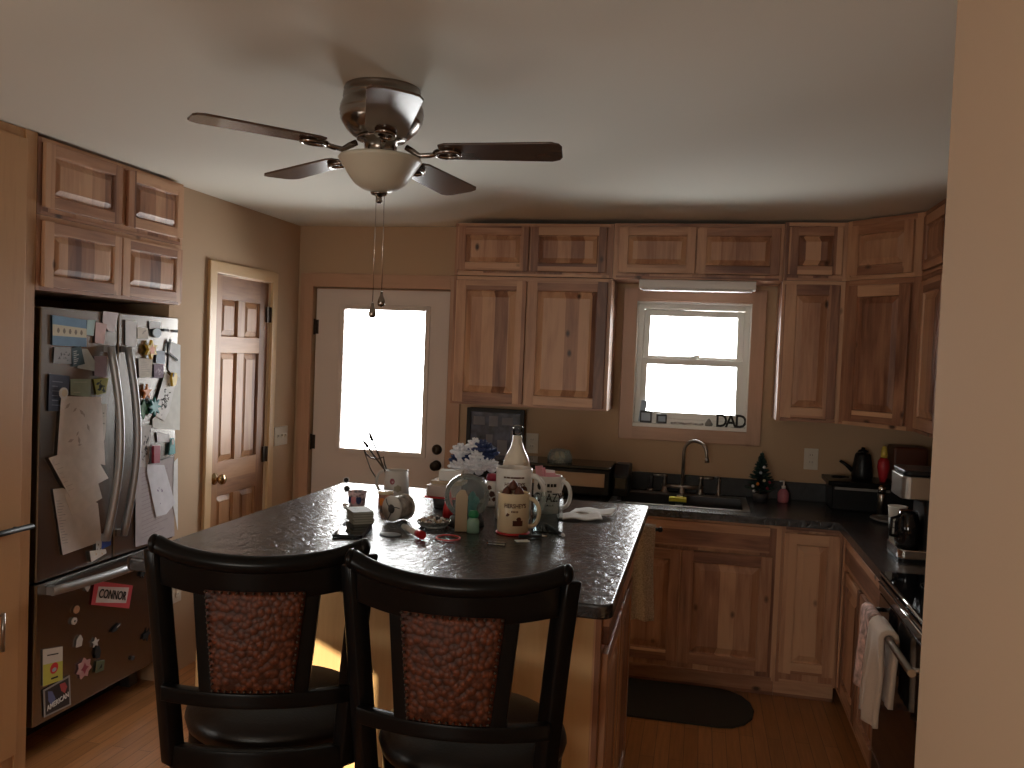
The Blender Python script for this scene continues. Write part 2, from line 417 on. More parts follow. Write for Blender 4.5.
PAPERS = [
 ('blue_card', 'blue and cream card with a row of small icons, top left of the refrigerator', [(2.847, 1.746), (3.034, 1.735), (3.037, 1.626), (2.85, 1.63)], (.16,.28,.42)),
 ('teal_card', 'small pale teal card beside the blue banner card on the fridge', [(3.04, 1.736), (3.087, 1.738), (3.077, 1.672), (3.036, 1.675)], (.45,.6,.6)),
 ('pink_card', 'pink slip with a dark red top hanging on the left fridge door', [(3.087, 1.73), (3.154, 1.724), (3.138, 1.64), (3.084, 1.643)], (.62,.42,.4)),
 ('pink_sheet', 'pale pink folded sheet at the top inner corner of the left fridge door', [(3.134, 1.778), (3.228, 1.775), (3.205, 1.692), (3.167, 1.695), (3.129, 1.732)], (.66,.58,.6)),
 ('grey_photo', 'grey photo under the blue banner card on the fridge', [(2.861, 1.623), (2.952, 1.624), (2.954, 1.557), (2.857, 1.561)], (.35,.36,.38)),
 ('dark_card', 'tilted dark teal card with pale lettering on the left fridge door', [(2.952, 1.62), (3.003, 1.629), (3.028, 1.557), (2.96, 1.545)], (.05,.09,.11)),
 ('pale_slip', 'pale grey slip poking out behind the tilted dark card on the fridge', [(3.014, 1.617), (3.043, 1.618), (3.092, 1.565), (3.087, 1.527), (2.988, 1.541)], (.5,.54,.54)),
 ('mauve_note', 'dull mauve note beside the left fridge door handle', [(3.085, 1.589), (3.159, 1.59), (3.162, 1.501), (3.088, 1.507)], (.36,.28,.33)),
 ('dark_calendar', 'dark blue calendar sheet low on the left fridge door edge', [(2.837, 1.519), (2.945, 1.509), (2.941, 1.434), (2.888, 1.416), (2.889, 1.373), (2.836, 1.376)], (.05,.06,.1)),
 ('green_card', 'muted green card above the large drawing on the fridge', [(2.95, 1.497), (3.065, 1.495), (3.067, 1.42), (2.952, 1.433)], (.27,.33,.25)),
 ('flower_picture', 'dark picture with yellow flowers beside the left fridge handle', [(3.083, 1.494), (3.174, 1.497), (3.158, 1.434), (3.103, 1.427)], (.3,.28,.05)),
 ('long_strip', 'narrow printed strip at the right edge of the large drawing on the fridge', [(3.116, 1.389), (3.165, 1.387), (3.158, 1.235), (3.115, 1.239)], (.5,.46,.4)),
 ('large_drawing', 'large cream paper with faint pencil drawing, biggest sheet on the left fridge door', [(2.898, 1.431), (3.127, 1.418), (3.162, 1.128), (2.883, 1.2)], (.62,.55,.5)),
 ('bottom_letter', 'long cream letter hanging lowest on the left fridge door', [(2.866, 1.069), (2.919, 1.065), (3.124, 0.972), (3.154, 0.805), (2.927, 0.796)], (.6,.54,.5)),
 ('lower_sheet', 'folded cream sheet peeking under the tilted letter on the fridge', [(2.925, 1.04), (3.121, 1.057), (3.148, 0.99), (2.972, 0.944)], (.62,.56,.5)),
 ('tilted_letter', 'tilted cream letter overlapping the large drawing on the fridge', [(2.836, 1.194), (2.899, 1.203), (3.118, 1.15), (3.182, 1.07), (2.959, 1.019)], (.64,.58,.53)),
 ('white_tag', 'white tag with dark print beside a blue magnet low on the left fridge door', [(3.117, 0.813), (3.154, 0.805), (3.155, 0.762), (3.118, 0.77)], (.6,.6,.6)),
 ('notice_tag', 'small tilted cream tag, lowest item on the left fridge door', [(3.076, 0.78), (3.174, 0.767), (3.18, 0.748), (3.089, 0.73)], (.66,.62,.56)),
 ('white_pad', 'white notepad sheet curling at the top of the right fridge door', [(3.275, 1.747), (3.349, 1.742), (3.353, 1.635), (3.326, 1.631), (3.279, 1.638)], (.7,.68,.68)),
 ('cream_card', 'cream card with a grey print near the top of the right fridge door', [(3.357, 1.72), (3.427, 1.718), (3.436, 1.669), (3.359, 1.667)], (.68,.62,.55)),
 ('white_slip', 'small white slip high on the right fridge door', [(3.44, 1.75), (3.521, 1.749), (3.522, 1.722), (3.442, 1.714)], (.75,.76,.78)),
 ('blue_slip', 'blue and white slip below the orange flower clip on the fridge', [(3.497, 1.615), (3.557, 1.616), (3.559, 1.555), (3.491, 1.56)], (.5,.58,.7)),
 ('notepad', 'beige notepad with a dark clip on the right fridge door', [(3.369, 1.582), (3.469, 1.578), (3.465, 1.496), (3.379, 1.493)], (.6,.54,.46)),
 ('purple_photo', 'small purple photo beside the beige notepad on the fridge', [(3.477, 1.555), (3.551, 1.555), (3.546, 1.49), (3.479, 1.491)], (.25,.18,.25)),
 ('white_sheet', 'bright white sheet at the outer edge of the right fridge door', [(3.593, 1.663), (3.681, 1.646), (3.689, 1.453), (3.591, 1.527)], (.8,.82,.84)),
 ('pale_sheet', 'wide pale sheet behind the long doodle paper on the right fridge door', [(3.655, 1.497), (3.688, 1.487), (3.691, 1.235), (3.481, 1.261), (3.479, 1.303), (3.598, 1.361)], (.72,.72,.68)),
 ('doodle_paper', 'long white paper covered in black doodles hanging from a yellow clip', [(3.561, 1.518), (3.648, 1.474), (3.599, 1.333), (3.562, 1.288), (3.501, 1.315), (3.505, 1.394)], (.85,.85,.84)),
 ('patterned_strip', 'black and white patterned strip with a red top beside the right fridge handle', [(3.38, 1.282), (3.473, 1.275), (3.461, 1.226), (3.458, 1.116), (3.444, 1.086), (3.38, 1.093)], (.5,.47,.45)),
 ('small_note', 'small white note under the pale sheet on the right fridge door', [(3.511, 1.24), (3.604, 1.223), (3.613, 1.184), (3.521, 1.193)], (.75,.75,.77)),
 ('lined_sheet', 'large lilac-grey lined sheet, biggest on the right fridge door', [(3.367, 1.086), (3.648, 1.114), (3.672, 0.723), (3.38, 0.732)], (.42,.37,.38)),
 ('crumpled_paper', 'crumpled white paper hanging from a magenta clip on the fridge', [(3.444, 1.099), (3.571, 1.08), (3.665, 0.885), (3.596, 0.843), (3.52, 0.843), (3.445, 1.062)], (.72,.72,.78)),
 ('edge_sheet', 'narrow white sheet at the outer edge beside the crumpled paper', [(3.649, 1.085), (3.68, 1.101), (3.695, 0.748), (3.65, 0.877)], (.75,.75,.75)),
 ('white_card', 'small pale pink card at the right side of the freezer drawer', [(3.584, 0.387), (3.639, 0.376), (3.643, 0.287), (3.588, 0.29)], (.6,.5,.48)),
 ('dark_badge', 'dark square card at the lower right of the freezer drawer', [(3.565, 0.282), (3.643, 0.277), (3.648, 0.159), (3.57, 0.166)], (.06,.05,.06)),
]
WORLD = 25.0
SUN = 14.0
SUNDIR = (1, 1.2, -.43)
REAR_FILL = 32.0
EXPO = -0.2

# ================================================================== THE ROOM
XL, XR, YB, YN, H = -2.51, 1.33, 5.02, -3.2, 2.42
struct(MB((0, 0, 0)).box(XL-.80, XR+.15, YN-.15, YB+.15, -.12, 0).build('floor', M['floor']))
struct(MB((0, 0, H)).box(XL-.80, XR+.15, YN-.15, YB+.15, H, H+.12).build('ceiling', M['ceil']))
# back wall with door and window openings
DX0, DX1, DH = -2.405, -1.505, 2.04
WX0, WX1, WZ0, WZ1 = -.382, .268, 1.275, 2.0
b = MB((0, YB, 0))
y0, y1 = YB, YB+.15
b.box(XL-.15, DX0, y0, y1, 0, H).box(DX0, DX1, y0, y1, DH, H).box(DX1, WX0, y0, y1, 0, H)
b.box(WX0, WX1, y0, y1, 0, WZ0).box(WX0, WX1, y0, y1, WZ1, H).box(WX1, XR+.15, y0, y1, 0, H)
struct(b.build('wall_back', M['wall']))
# left wall: recess for the refrigerator, pantry door, and two daylight openings behind the camera
IY0, IY1, IH = 4.055, 4.66, 2.03
LW0, LW1, LWZ0, LWZ1 = .22, .93, 1.0, 1.47
b = MB((XL, 0, 0)); x0, x1 = XL-.15, XL
b.box(x0, x1, YN, LW0, 0, H).box(x0, x1, LW0, LW1, 0, LWZ0).box(x0, x1, LW0, LW1, LWZ1, H).box(x0, x1, LW1, 1.695, 0, H).box(x0, x1, 3.675, IY0, 0, H)
b.box(-3.25, -3.10, 1.545, 3.825, 0, H).box(-3.10, XL-.15, 1.545, 1.695, 0, H).box(-3.10, XL-.15, 3.675, 3.825, 0, H)
b.box(x0, x1, IY0, IY1, IH, H).box(x0, x1, IY1, YB, 0, H)
# the return that boxes the refrigerator and upper cupboards in
struct(b.build('wall_left', M['wall']))
struct(MB((XR, 0, 0)).box(XR, XR+.15, YN, YB, 0, H).build('wall_right', M['wall']))
RX0, RX1 = -1.9, -.4
b = MB((0, YN, 0)); y0, y1 = YN-.15, YN
b.box(XL-.15, RX0, y0, y1, 0, H).box(RX1, XR+.15, y0, y1, 0, H).box(RX0, RX1, y0, y1, 0, 1.2).box(RX0, RX1, y0, y1, 1.9, H)
struct(b.build('wall_rear', M['wall']))
# partition beside the camera on the right
struct(MB((.26, 1.0, 0)).box(.262, .262+.12, -.6, 1.06, 0, H).build('wall_partition', M['wall']))

# --- trims
def casing(name, fr_o, u, a, bb, z0, z1, w, t, mv, mh, sill=False):
    m = MB(fr_o, frame(fr_o, u))
    m.box(a-w, a, z0 if not sill else z0-w, z1+w, 0, t, 0).box(bb, bb+w, z0 if not sill else z0-w, z1+w, 0, t, 0)
    m.box(a, bb, z1, z1+w, 0, t, 1)
    if sill: m.box(a, bb, z0-w, z0, 0, t, 1)
    return struct(m.build(name, [mv, mh], bevel=.004))
casing('trim_1', (0, YB, 0), (1, 0, 0), DX0, DX1, 0, DH, .085, .018, M['htrv'], M['htrh'])
casing('trim_2', (0, YB, 0), (1, 0, 0), WX0, WX1, WZ0, WZ1, .075, .018, M['htrv'], M['htrh'], True)
casing('trim_3', (XL, 0, 0), (0, 1, 0), IY0, IY1, 0, IH, .06, .018, M['trimv'], M['trimh'])
struct(MB((XL, 0, 0)).box(XL, XL+.012, 4.72, YB-.03, 0, .085).build('baseboard_left', M['trimh'], bevel=.003))
struct(MB((XR, 0, 0)).box(XR-.012, XR, YN, 2.5, 0, .085).build('baseboard_right', M['trimh'], bevel=.003))
# jambs inside the window opening
m = MB((0, YB, 0)); e = .008
m.box(WX0, WX0+e, YB, YB+.15, WZ0, WZ1, 0).box(WX1-e, WX1, YB, YB+.15, WZ0, WZ1, 0).box(WX0+e, WX1-e, YB, YB+.15, WZ1-e, WZ1, 0).box(WX0+e, WX1-e, YB, YB+.15, WZ0, WZ0+.02, 0)
struct(m.build('window_sill', M['vinyl']))

# --- window_1, double hung vinyl
W = bpy.data.objects.new('window_1', None); C.objects.link(W); W.location = (0, YB+.09, 0); struct(W)
o = (0, YB+.09, 0)
def fr_rect(m, a, b_, c, d, w, y0, y1, mi=0):
    m.box(a, a+w, y0, y1, c, d, mi).box(b_-w, b_, y0, y1, c, d, mi).box(a+w, b_-w, y0, y1, d-w, d, mi).box(a+w, b_-w, y0, y1, c, c+w, mi)
m = MB(o); fr_rect(m, WX0+.008, WX1-.008, WZ0+.02, WZ1-.008, .03, YB+.06, YB+.15); m.build('window_frame', M['vinyl'], W, bevel=.003)
m = MB(o); fr_rect(m, WX0+.038, WX1-.038, 1.655, WZ1-.04, .036, YB+.11, YB+.135); m.build('sash', M['vinyl'], W, bevel=.003)
m = MB(o); fr_rect(m, WX0+.032, WX1-.032, WZ0+.05, 1.675, .036, YB+.075, YB+.105); m.build('sash', M['vinyl'], W, bevel=.003)
m = MB(o); m.box(WX0+.06, WX1-.06, YB+.12, YB+.124, 1.68, WZ1-.06); m.build('pane', M['pane'], W)
m = MB(o); m.box(WX0+.06, WX1-.06, YB+.088, YB+.092, WZ0+.08, 1.65); m.build('pane', M['pane'], W)
m = MB(o); m.box(-.085, -.03, YB+.072, YB+.098, 1.675, 1.683).tube([(-.058, YB+.085, 1.683), (-.058, YB+.085, 1.69), (-.035, YB+.07, 1.695), (-.015, YB+.062, 1.694)], .005); m.build('sash_lock', M['vinyl'], W)

# --- door_1: exterior door, half light
D = bpy.data.objects.new('door_1', None); C.objects.link(D); o = (-1.955, YB+.03, 0); D.location = o; struct(D)
gx0, gx1, gz0, gz1 = -2.205, -1.665, 1.03, 1.908
m = MB(o); ya, yb = YB+.02, YB+.062
m.box(DX0+.012, gx0, ya, yb, .02, DH-.01).box(gx1, DX1-.012, ya, yb, .02, DH-.01).box(gx0, gx1, ya, yb, gz1, DH-.01).box(gx0, gx1, ya, yb, .02, gz0)
m.build('door_slab', M['white_door'], D)
m = MB(o); m.box(DX0, DX0+.03, YB+.063, YB+.10, 0, DH).box(DX1-.03, DX1, YB+.063, YB+.10, 0, DH).box(DX0+.03, DX1-.03, YB+.063, YB+.10, DH-.03, DH).box(DX0+.03, DX1-.03, YB+.01, YB+.14, 0, .019); m.build('door_stop', M['htrv'], D)
m = MB(o); fr_rect(m, gx0-.028, gx1+.028, gz0-.028, gz1+.028, .03, ya-.012, ya+.004); m.build('glass_frame', M['white_door'], D, bevel=.004)
m = MB(o); m.box(gx0, gx1, YB+.038, YB+.043, gz0, gz1); m.build('pane', M['pane'], D)
for a, c in ((-2.21, -1.985), (-1.925, -1.70)):
    m = MB(o, frame((0, ya+.001, 0), (1, 0, 0))); m.M = frame((0, ya-.0005, 0), (1, 0, 0)); fr_rect2 = None
    for q in ((a, a+.02, .2, .82), (c-.02, c, .2, .82), (a+.02, c-.02, .80, .82), (a+.02, c-.02, .2, .22)): m.box(q[0], q[1], q[2], q[3], 0, .006)
    m.build('door_panel', M['white_door'], D, bevel=.002)
for z in (.28, 1.06, 1.79):
    m = MB(o); m.lathe([(.007, -.05), (.007, .05)], (DX0+.004, ya-.008, z), 10); m.box(DX0+.004, DX0+.03, ya-.003, ya+.001, z-.045, z+.045)
    m.build('hinge', M['bronze'], D)
m = MB(o); m.lathe([(.032, 0), (.032, .008), (.024, .014), (.020, .022), (0.0001, .022)], (-1.565, ya, 1.06), 20, axis=(0, -1, 0)); m.box(-1.568, -1.562, ya-.036, ya-.02, 1.045, 1.075); m.build('deadbolt', M['bronze'], D)
m = MB(o); m.lathe([(.032, 0), (.032, .006), (.012, .012), (.012, .03), (.026, .038), (.029, .05), (.024, .062), (.0001, .066)], (-1.565, ya, .962), 20, axis=(0, -1, 0)); m.build('door_knob', M['bronze'], D)

# --- door_2: six panel pine closet door in the left wall
D = bpy.data.objects.new('door_2', None); C.objects.link(D); o = (XL, 4.36, 0); D.location = o; struct(D)
fr = frame((XL-.045, 0, 0), (0, 1, 0)); m = MB(o, fr); t = .035
a, bb = IY0+.006, IY1-.006; st = .092; mid = .075; c1 = (a+bb)/2
cols = [(a+st, c1-mid/2), (c1+mid/2, bb-st)]; rows = [(.2, .835), (1.02, 1.61), (1.70, 1.90)]
m.box(a, a+st, .01, IH-.005, 0, t, 0).box(bb-st, bb, .01, IH-.005, 0, t, 0)
zs = [.01]+[q for r_ in rows for q in r_]+[IH-.005]
for i in range(0, len(zs), 2): m.box(a+st, bb-st, zs[i], zs[i+1], 0, t, 1)
for r_ in rows:
    m.box(cols[0][1], cols[1][0], r_[0], r_[1], 0, t, 0)
m.build('door_slab', [M['pine_v'], M['pine_h']], D, bevel=.002)
for r_ in rows:
    for cc in cols:
        m = MB(o, fr); panel_field(m, cc[0], cc[1], r_[0], r_[1], 0, t-.004, .028, 0); m.build('door_panel', M['pine_v'], D)
for z in (.25, 1.015, 1.84):
    m = MB(o); m.lathe([(.007, -.045), (.007, .045)], (XL+.006, IY1-.004, z), 10).box(XL-.008, XL+.002, IY1-.035, IY1-.004, z-.045, z+.045); m.build('hinge', M['bronze'], D)
m = MB(o); m.lathe([(.032, 0), (.032, .006), (.012, .012), (.012, .028), (.024, .034), (.029, .046), (.024, .06), (.0001, .064)], (XL-.010, 4.125, .935), 22, axis=(1, 0, 0)); m.build('door_knob', M['brass'], D)

# --- light switch plate and outlets
def plate(name, label, cat, o, u, w, h, kind):
    fr = frame(o, u); T = thing(name, label, cat, o)
    MB(o, fr).box(-w/2, w/2, -h/2, h/2, 0, .006).build('plate', M['outlet'], T, bevel=.002)
    if kind == 'switch':
        for s_ in (-1, 0, 1) if w > .12 else (0,):
            m = MB(o, fr); m.box(s_*.046-.005, s_*.046+.005, -.011, .011, .006, .009); m.box(s_*.046-.003, s_*.046+.003, -.002, .010, .009, .018); m.build('toggle', M['outlet'], T)
    else:
        for s_ in (-1, 1):
            m = MB(o, fr); m.lathe([(.0165, 0), (.0165, .0025), (.015, .003), (.0001, .003)], (0, s_*.0195, .006), 18, 0)
            for q in (-.006, .006): m.box(q-.001, q+.001, s_*.0195-.001, s_*.0195+.008, .0085, .0097, 1)
            m.build('socket', [M['outlet'], M['black']], T)
    return T
plate('light_switch', 'ivory triple toggle switch plate between the pine closet door and the corner', 'light switch', (XL, 4.835, 1.107), (0, 1, 0), .165, .115, 'switch')
plate('wall_outlet', 'ivory wall outlet above the counter right of the kitchen window', 'outlet', (.619, YB, 1.146), (1, 0, 0), .075, .118, 'outlet')
plate('wall_outlet', 'dim wall outlet just right of the dark framed picture', 'outlet', (-.967, YB, 1.138), (1, 0, 0), .075, .118, 'outlet')
plate('wall_outlet', 'low outlet on the wall between refrigerator and closet door, seen through the left stool', 'outlet', (XL, 3.79, .42), (0, 1, 0), .075, .118, 'outlet')

# ================================================================== CEILING FAN
fx, fy = -.942, 2.375; o = (fx, fy, H)
F = thing('ceiling_fan', 'five-blade brushed nickel ceiling fan with a frosted bowl light over the island', 'ceiling fan', o)
m = MB(o); m.lathe([(0.0001, 0.0000), (0.1097, 0.0000), (0.1116, -0.0068), (0.1088, -0.0119), (0.1125, -0.0170), (0.1135, -0.0298), (0.1107, -0.0348), (0.1144, -0.0408), (0.1200, -0.0553), (0.1218, -0.0697), (0.1190, -0.0748), (0.1209, -0.0799), (0.1181, -0.0859), (0.1190, -0.0909), (0.1135, -0.1020), (0.1023, -0.1190), (0.0837, -0.1360), (0.0725, -0.1411), (0.0001, -0.1411)], (fx, fy, H), 48)
m.build('motor_housing', M['nickel'], F)
m = MB(o); m.lathe([(.0001, 0), (.070, 0), (.070, -.008), (.048, -.012), (.046, -.062), (.062, -.067), (.062, -.074), (.0001, -.074)], (fx, fy, H-.1412), 32)
sw = m.build('switch_housing', M['nickel'], F)
m = MB(o); m.lathe([(0.0001, 0), (0.1190, .0), (0.1218, -.005), (0.1172, -.012), (0.1060, -.028), (0.0911, -.052), (0.0744, -.074), (0.0512, -.090), (0.0260, -.098), (0.0001, -.100)], (fx, fy, H-.2), 40)
bw = m.build('bowl_shade', M['bowl'], F)
m = MB(o); m.lathe([(.0001, .002), (.026, .0), (.022, -.006), (.010, -.010), (.008, -.018), (.011, -.024), (.006, -.030), (.0001, -.031)], (fx, fy, H-.300), 18)
m.build('finial', M['nickel'], F)
for k, a0 in enumerate((-137, -65, 7, 79, 151)):
    A = math.radians(a0); R = Matrix.Translation(Vector((fx, fy, 2.241))) @ Matrix.Rotation(math.radians(-2.7), 4, Vector((.93, .37, 0))) @ Matrix.Rotation(A, 4, 'Z') @ Matrix.Rotation(math.radians(-6), 4, 'X')
    prof = []
    r0, r1, w0, w1 = .175, .53, .056, .068
    L = [(r0, -w0*.8), (r0+.02, -w0)]+[(r1-.03, -w1), (r1-.008, -w1+.012), (r1, -w1+.032), (r1, w1-.032), (r1-.008, w1-.012), (r1-.03, w1), (r0+.02, w0), (r0, w0*.8)]
    m = MB(o, R); m.prism(L, -.003, .003); bl = m.build('blade', M['blade'], F, bevel=.0015)
    m = MB(o, R)
    m.tube([(.075, 0, .012), (.095, 0, .0), (.115, 0, -.014), (.145, 0, -.012), (.165, 0, -.008)], [.009, .009, .008, .008, .008], 8)
    m.tube([(.20+.034*math.cos(q*PI/10), .024*math.sin(q*PI/10), -.009) for q in range(20)], .007, 8, closed=True)
    m.prism([(.185+.03*math.cos(q*PI/8), .03*math.sin(q*PI/8)) for q in range(16)], -.006, -.003)
    m.build('blade_iron', M['nickel'], F)
for dx, dy, zb, s_ in ((-.001, -.02, 1.80, 1), (.010, .015, 1.835, -1)):
    m = MB(o); m.tube([(fx+dx, fy+dy, H-.298+.0), (fx+dx*1.2, fy+dy, zb)], .0013, 6); ch = m.build('pull_chain', M['chrome'], F)
    m = MB(o); m.lathe([(.0001, 0), (.004, -.002), (.0045, -.012), (.010, -.026), (.0115, -.036), (.009, -.044), (.0001, -.047)], (fx+dx*1.2, fy+dy, zb), 14); m.build('fob', M['nickel'], ch)

# ================================================================== UPPER CABINETS, BACK WALL
YU = 4.69
def bo(x, z): return (x, YU, z)
DU = YB-YU-.003
g = .004
G1, G2 = 'lower row of wall cabinets', 'top row of wall cabinets'
x0, x1 = -1.39, -.497
w = x1-x0
cabinet('wall_cabinet', 'wide two-door hickory wall cabinet between the white door and the window', bo(x0, 1.372), (1, 0, 0), w, .723, DU, [('door', .018, .422, .015, .700), ('door', .428, w-.02, .012, .703)])
cabinet('wall_cabinet', 'small hickory cabinet pair by the ceiling, above the wide two-door cabinet', bo(x0, 2.1), (1, 0, 0), w, .292, DU, [('smalldoor', .016, .425, .028, .272), ('smalldoor', .433, w-.035, .028, .272)], cat='cabinet')
x0, x1 = -.495, .392; w = x1-x0
cabinet('wall_cabinet', 'small hickory cabinet pair by the ceiling, directly above the kitchen window', bo(x0, 2.1), (1, 0, 0), w, .297, DU, [('smalldoor', .03, .436, .03, .275), ('smalldoor', .443, w-.02, .03, .275)])
x0, x1 = .394, .703; w = x1-x0
cabinet('wall_cabinet', 'narrow single-door hickory wall cabinet right of the kitchen window', bo(x0, 1.372), (1, 0, 0), w, .732, DU, [('door', .012, .285, .02, .712)])
cabinet('wall_cabinet', 'small single-door cabinet by the ceiling above the narrow one right of the window', bo(x0, 2.106), (1, 0, 0), w, .300, DU, [('smalldoor', .02, .285, .03, .275)])
# diagonal corner pair
ux, uy = 1.0-.705, 4.385-YU; wd = math.hypot(ux, uy)
for z0, h, lab, kind in ((1.372, .735, 'tall diagonal corner wall cabinet with one knotty door', 'door'), (2.109, .302, 'small diagonal corner cabinet up by the ceiling', 'smalldoor')):
    o = (.705, YU, z0); fr = frame(o, (ux, uy, 0)); T = thing('corner_cabinet', lab, 'cabinet', o)
    m = MB(o); m.prism([(.706, YU+.001), (1.0, 4.386), (XR-.003, 4.386), (XR-.003, YB-.003), (.706, YB-.003)], z0, z0+h)
    m.M = fr; m.box(0, .025, 0, h, -.002, .004, 0).box(wd-.04, wd, 0, h, -.002, .004, 0).box(.025, wd-.04, h-.025, h, -.002, .004, 1).box(.025, wd-.04, 0, .018, -.002, .004, 1)
    m.build('body', [M['hv'], M['hh']], T)
    m = MB(o, fr); raised_panel(m, .03, wd-.05, .022, h-.03, 0, .018, .055 if kind == 'door' else .045, .028); m.build('door', [M['hv'], M['hh']], T, bevel=.0025)
# right wall uppers, facing left
for z0, h, lab, kind in ((1.372, .735, 'tall wall cabinet on the right wall, partly behind the partition', 'door'), (2.109, .302, 'small top cabinet on the right wall, partly behind the partition', 'smalldoor')):
    cabinet('wall_cabinet', lab, (1.0, 4.383, z0), (0, -1, 0), .9, h, XR-1.0-.003, [(kind, .04, .44, .02, h-.03), (kind, .446, .86, .02, h-.03)])

# light fixture under the cabinet over the window
o = (-.05, 4.75, 2.099); T = thing('under_cabinet_light', 'long white light fixture under the cabinet above the kitchen window', 'light fixture', o)
m = MB(o, Matrix(((0, 0, 1, 0), (1, 0, 0, 0), (0, 1, 0, 0), (0, 0, 0, 1))))
m.prism([(4.712, 2.0985), (4.712, 2.058), (4.720, 2.050), (4.80, 2.050), (4.82, 2.075), (4.82, 2.0985)], -.352, .262); m.build('housing', M['shade'], T, bevel=.002)
m = MB(o); m.box(-.335, .245, 4.728, 4.792, 2.043, 2.0495); m.build('diffuser', M['vinyl'], T, bevel=.002)

# ================================================================== BASE CABINETS AND COUNTERS
YC = 4.385; DB = YB-YC-.003
cabinet('base_cabinet', 'two-door sink base cabinet with a false drawer front below the window', (-.455, YC, 0), (1, 0, 0), .878, .876, DB,
        [('drawer', .03, .822, .735, .862), ('door', .025, .400, .145, .716), ('door', .392+.01, .84, .145, .716)], toe=.10)
cabinet('base_cabinet', 'narrow one-door base cabinet in the right corner beside the sink base', (.424, YC, 0), (1, 0, 0), .285, .876, DB, [('door', .012, .272, .152, .845)], toe=.10)
cabinet('base_cabinet', 'base cabinets behind the island left of the sink', (-1.40, YC, 0), (1, 0, 0), .943, .876, DB,
        [('drawer', .02, .46, .735, .862), ('drawer', .48, .92, .735, .862), ('door', .02, .46, .145, .716), ('door', .48, .92, .145, .716)], toe=.10)
cabinet('base_cabinet', 'base cabinet with drawer on the right run between the corner and the stove', (.712, YC-.012, 0), (0, -1, 0), .988, .876, XR-.712-.003,
        [('drawer', .15, .965, .735, .862), ('door', .15, .55, .145, .716), ('door', .56, .965, .145, .716)], toe=.10)
# countertop with sink cut-out, L shape
zc0, zc1 = .877, .914
sx0, sx1, sy0, sy1 = -.43, .262, 4.475, 4.915
o = (0, 4.7, zc1)
m = MB(o)
yf, yb_ = 4.355, YB-.003
m.box(-1.42, sx0, yf, yb_, zc0, zc1).box(sx0, sx1, yf, sy0, zc0, zc1).box(sx0, sx1, sy1, yb_, zc0, zc1).box(sx1, .683, yf, yb_, zc0, zc1)
m.box(.683, XR-.003, 3.378, yb_, zc0, zc1)
tag(m.build('countertop', M['slate']), 'black slate-look L-shaped countertop around the sink and corner', 'countertop')
m = MB((0, YB, zc1)); m.box(-1.42, XR-.003, YB-.022, YB-.003, zc1+.0005, 1.012).box(XR-.022, XR-.003, 3.378, YB-.022, zc1+.0005, 1.012)
tag(m.build('backsplash', M['slate2'], bevel=.003), 'low black backsplash strip along the back and right wall', 'backsplash')

# sink
o = (-.08, 4.69, zc1); T = thing('kitchen_sink', 'double-bowl stainless steel sink set in the black counter under the window', 'sink', o)
m = MB(o); zt = zc1+.004
X0, X1, Y0, Y1 = sx0-.012, sx1+.012, sy0-.012, sy1+.012
xm = -.085
def ring(m, a, b_, c, d, A, B, C_, D_, z, z2, t=0):
    m.box(A, a, C_, D_, z, z2).box(b_, B, C_, D_, z, z2).box(a, b_, C_, c, z, z2).box(a, b_, d, D_, z, z2)
m.box(X0, sx0+.02, Y0, Y1, zc1+.0005, zt).box(sx1-.02, X1, Y0, Y1, zc1+.0005, zt).box(sx0+.02, sx1-.02, Y0, sy0+.02, zc1+.0005, zt).box(sx0+.02, sx1-.02, sy1-.07, Y1, zc1+.0005, zt).box(xm-.015, xm+.015, sy0+.02, sy1-.07, zc1+.0005, zt)
m.build('rim', M['steel'], T, bevel=.0015)
for a, c in ((sx0+.02, xm-.015), (xm+.015, sx1-.02)):
    m = MB(o); y0, y1, zb = sy0+.02, sy1-.07, zc1-.17
    th = .002
    m.box(a, a+th, y0, y1, zb, zt-.001).box(c-th, c, y0, y1, zb, zt-.001).box(a+th, c-th, y0, y0+th, zb, zt-.001).box(a+th, c-th, y1-th, y1, zb, zt-.001).box(a+th, c-th, y0+th, y1-th, zb, zb+th)
    bwl = m.build('bowl', M['sinkdark'], T)
    m = MB(o); m.lathe([(.04, 0), (.04, .002), (.03, .0035), (.0001, .002)], ((a+c)/2, (y0+y1)/2, zb+th), 20); m.build('drain', M['chrome'], bwl)
# faucet
fX, fY = -.075, 4.93; zt2 = zt+.0005; o = (fX, fY, zt2)
T = thing('faucet', 'brushed steel high-arc bridge faucet with two lever handles behind the sink', 'faucet', o)
m = MB(o)
for dx in (-.10, 0, .10): m.lathe([(.024, 0), (.024, .004), (.016, .01), (.013, .03), (.0001, .03)], (fX+dx, fY, zt2), 18)
m.tube([(fX-.115, fY, zt2+.034), (fX+.115, fY, zt2+.034)], .010, 12)
m.build('bridge', M['steel'], T)
m = MB(o); P = [(fX, fY, zt2+.03), (fX, fY, zt2+.235)]
for q in range(1, 13):
    a = PI*q/12*1.02; P.append((fX+.062-.062*math.cos(a), fY-.03*(1-math.cos(a)), zt2+.235+.066*math.sin(a)))
P.append((P[-1][0]+.004, P[-1][1]-.004, P[-1][2]-.035))
m.tube(P, .0095, 12); m.lathe([(.012, 0), (.012, .022), (.0001, .022)], (P[-1][0], P[-1][1], P[-1][2]-.008), 12); m.build('spout', M['steel'], T)
for s_ in (-1, 1):
    m = MB(o); hx = fX+s_*.10
    m.lathe([(.012, 0), (.010, .02), (.009, .045), (.012, .055), (.010, .062), (.0001, .063)], (hx, fY, zt2+.034), 14)
    m.tube([(hx, fY, zt2+.088), (hx+s_*.03, fY-.004, zt2+.092), (hx+s_*.065, fY-.008, zt2+.092)], [.006, .005, .006], 8)
    m.build('handle', M['steel'], T)
o = (.125, 4.945, zc1+.0005)
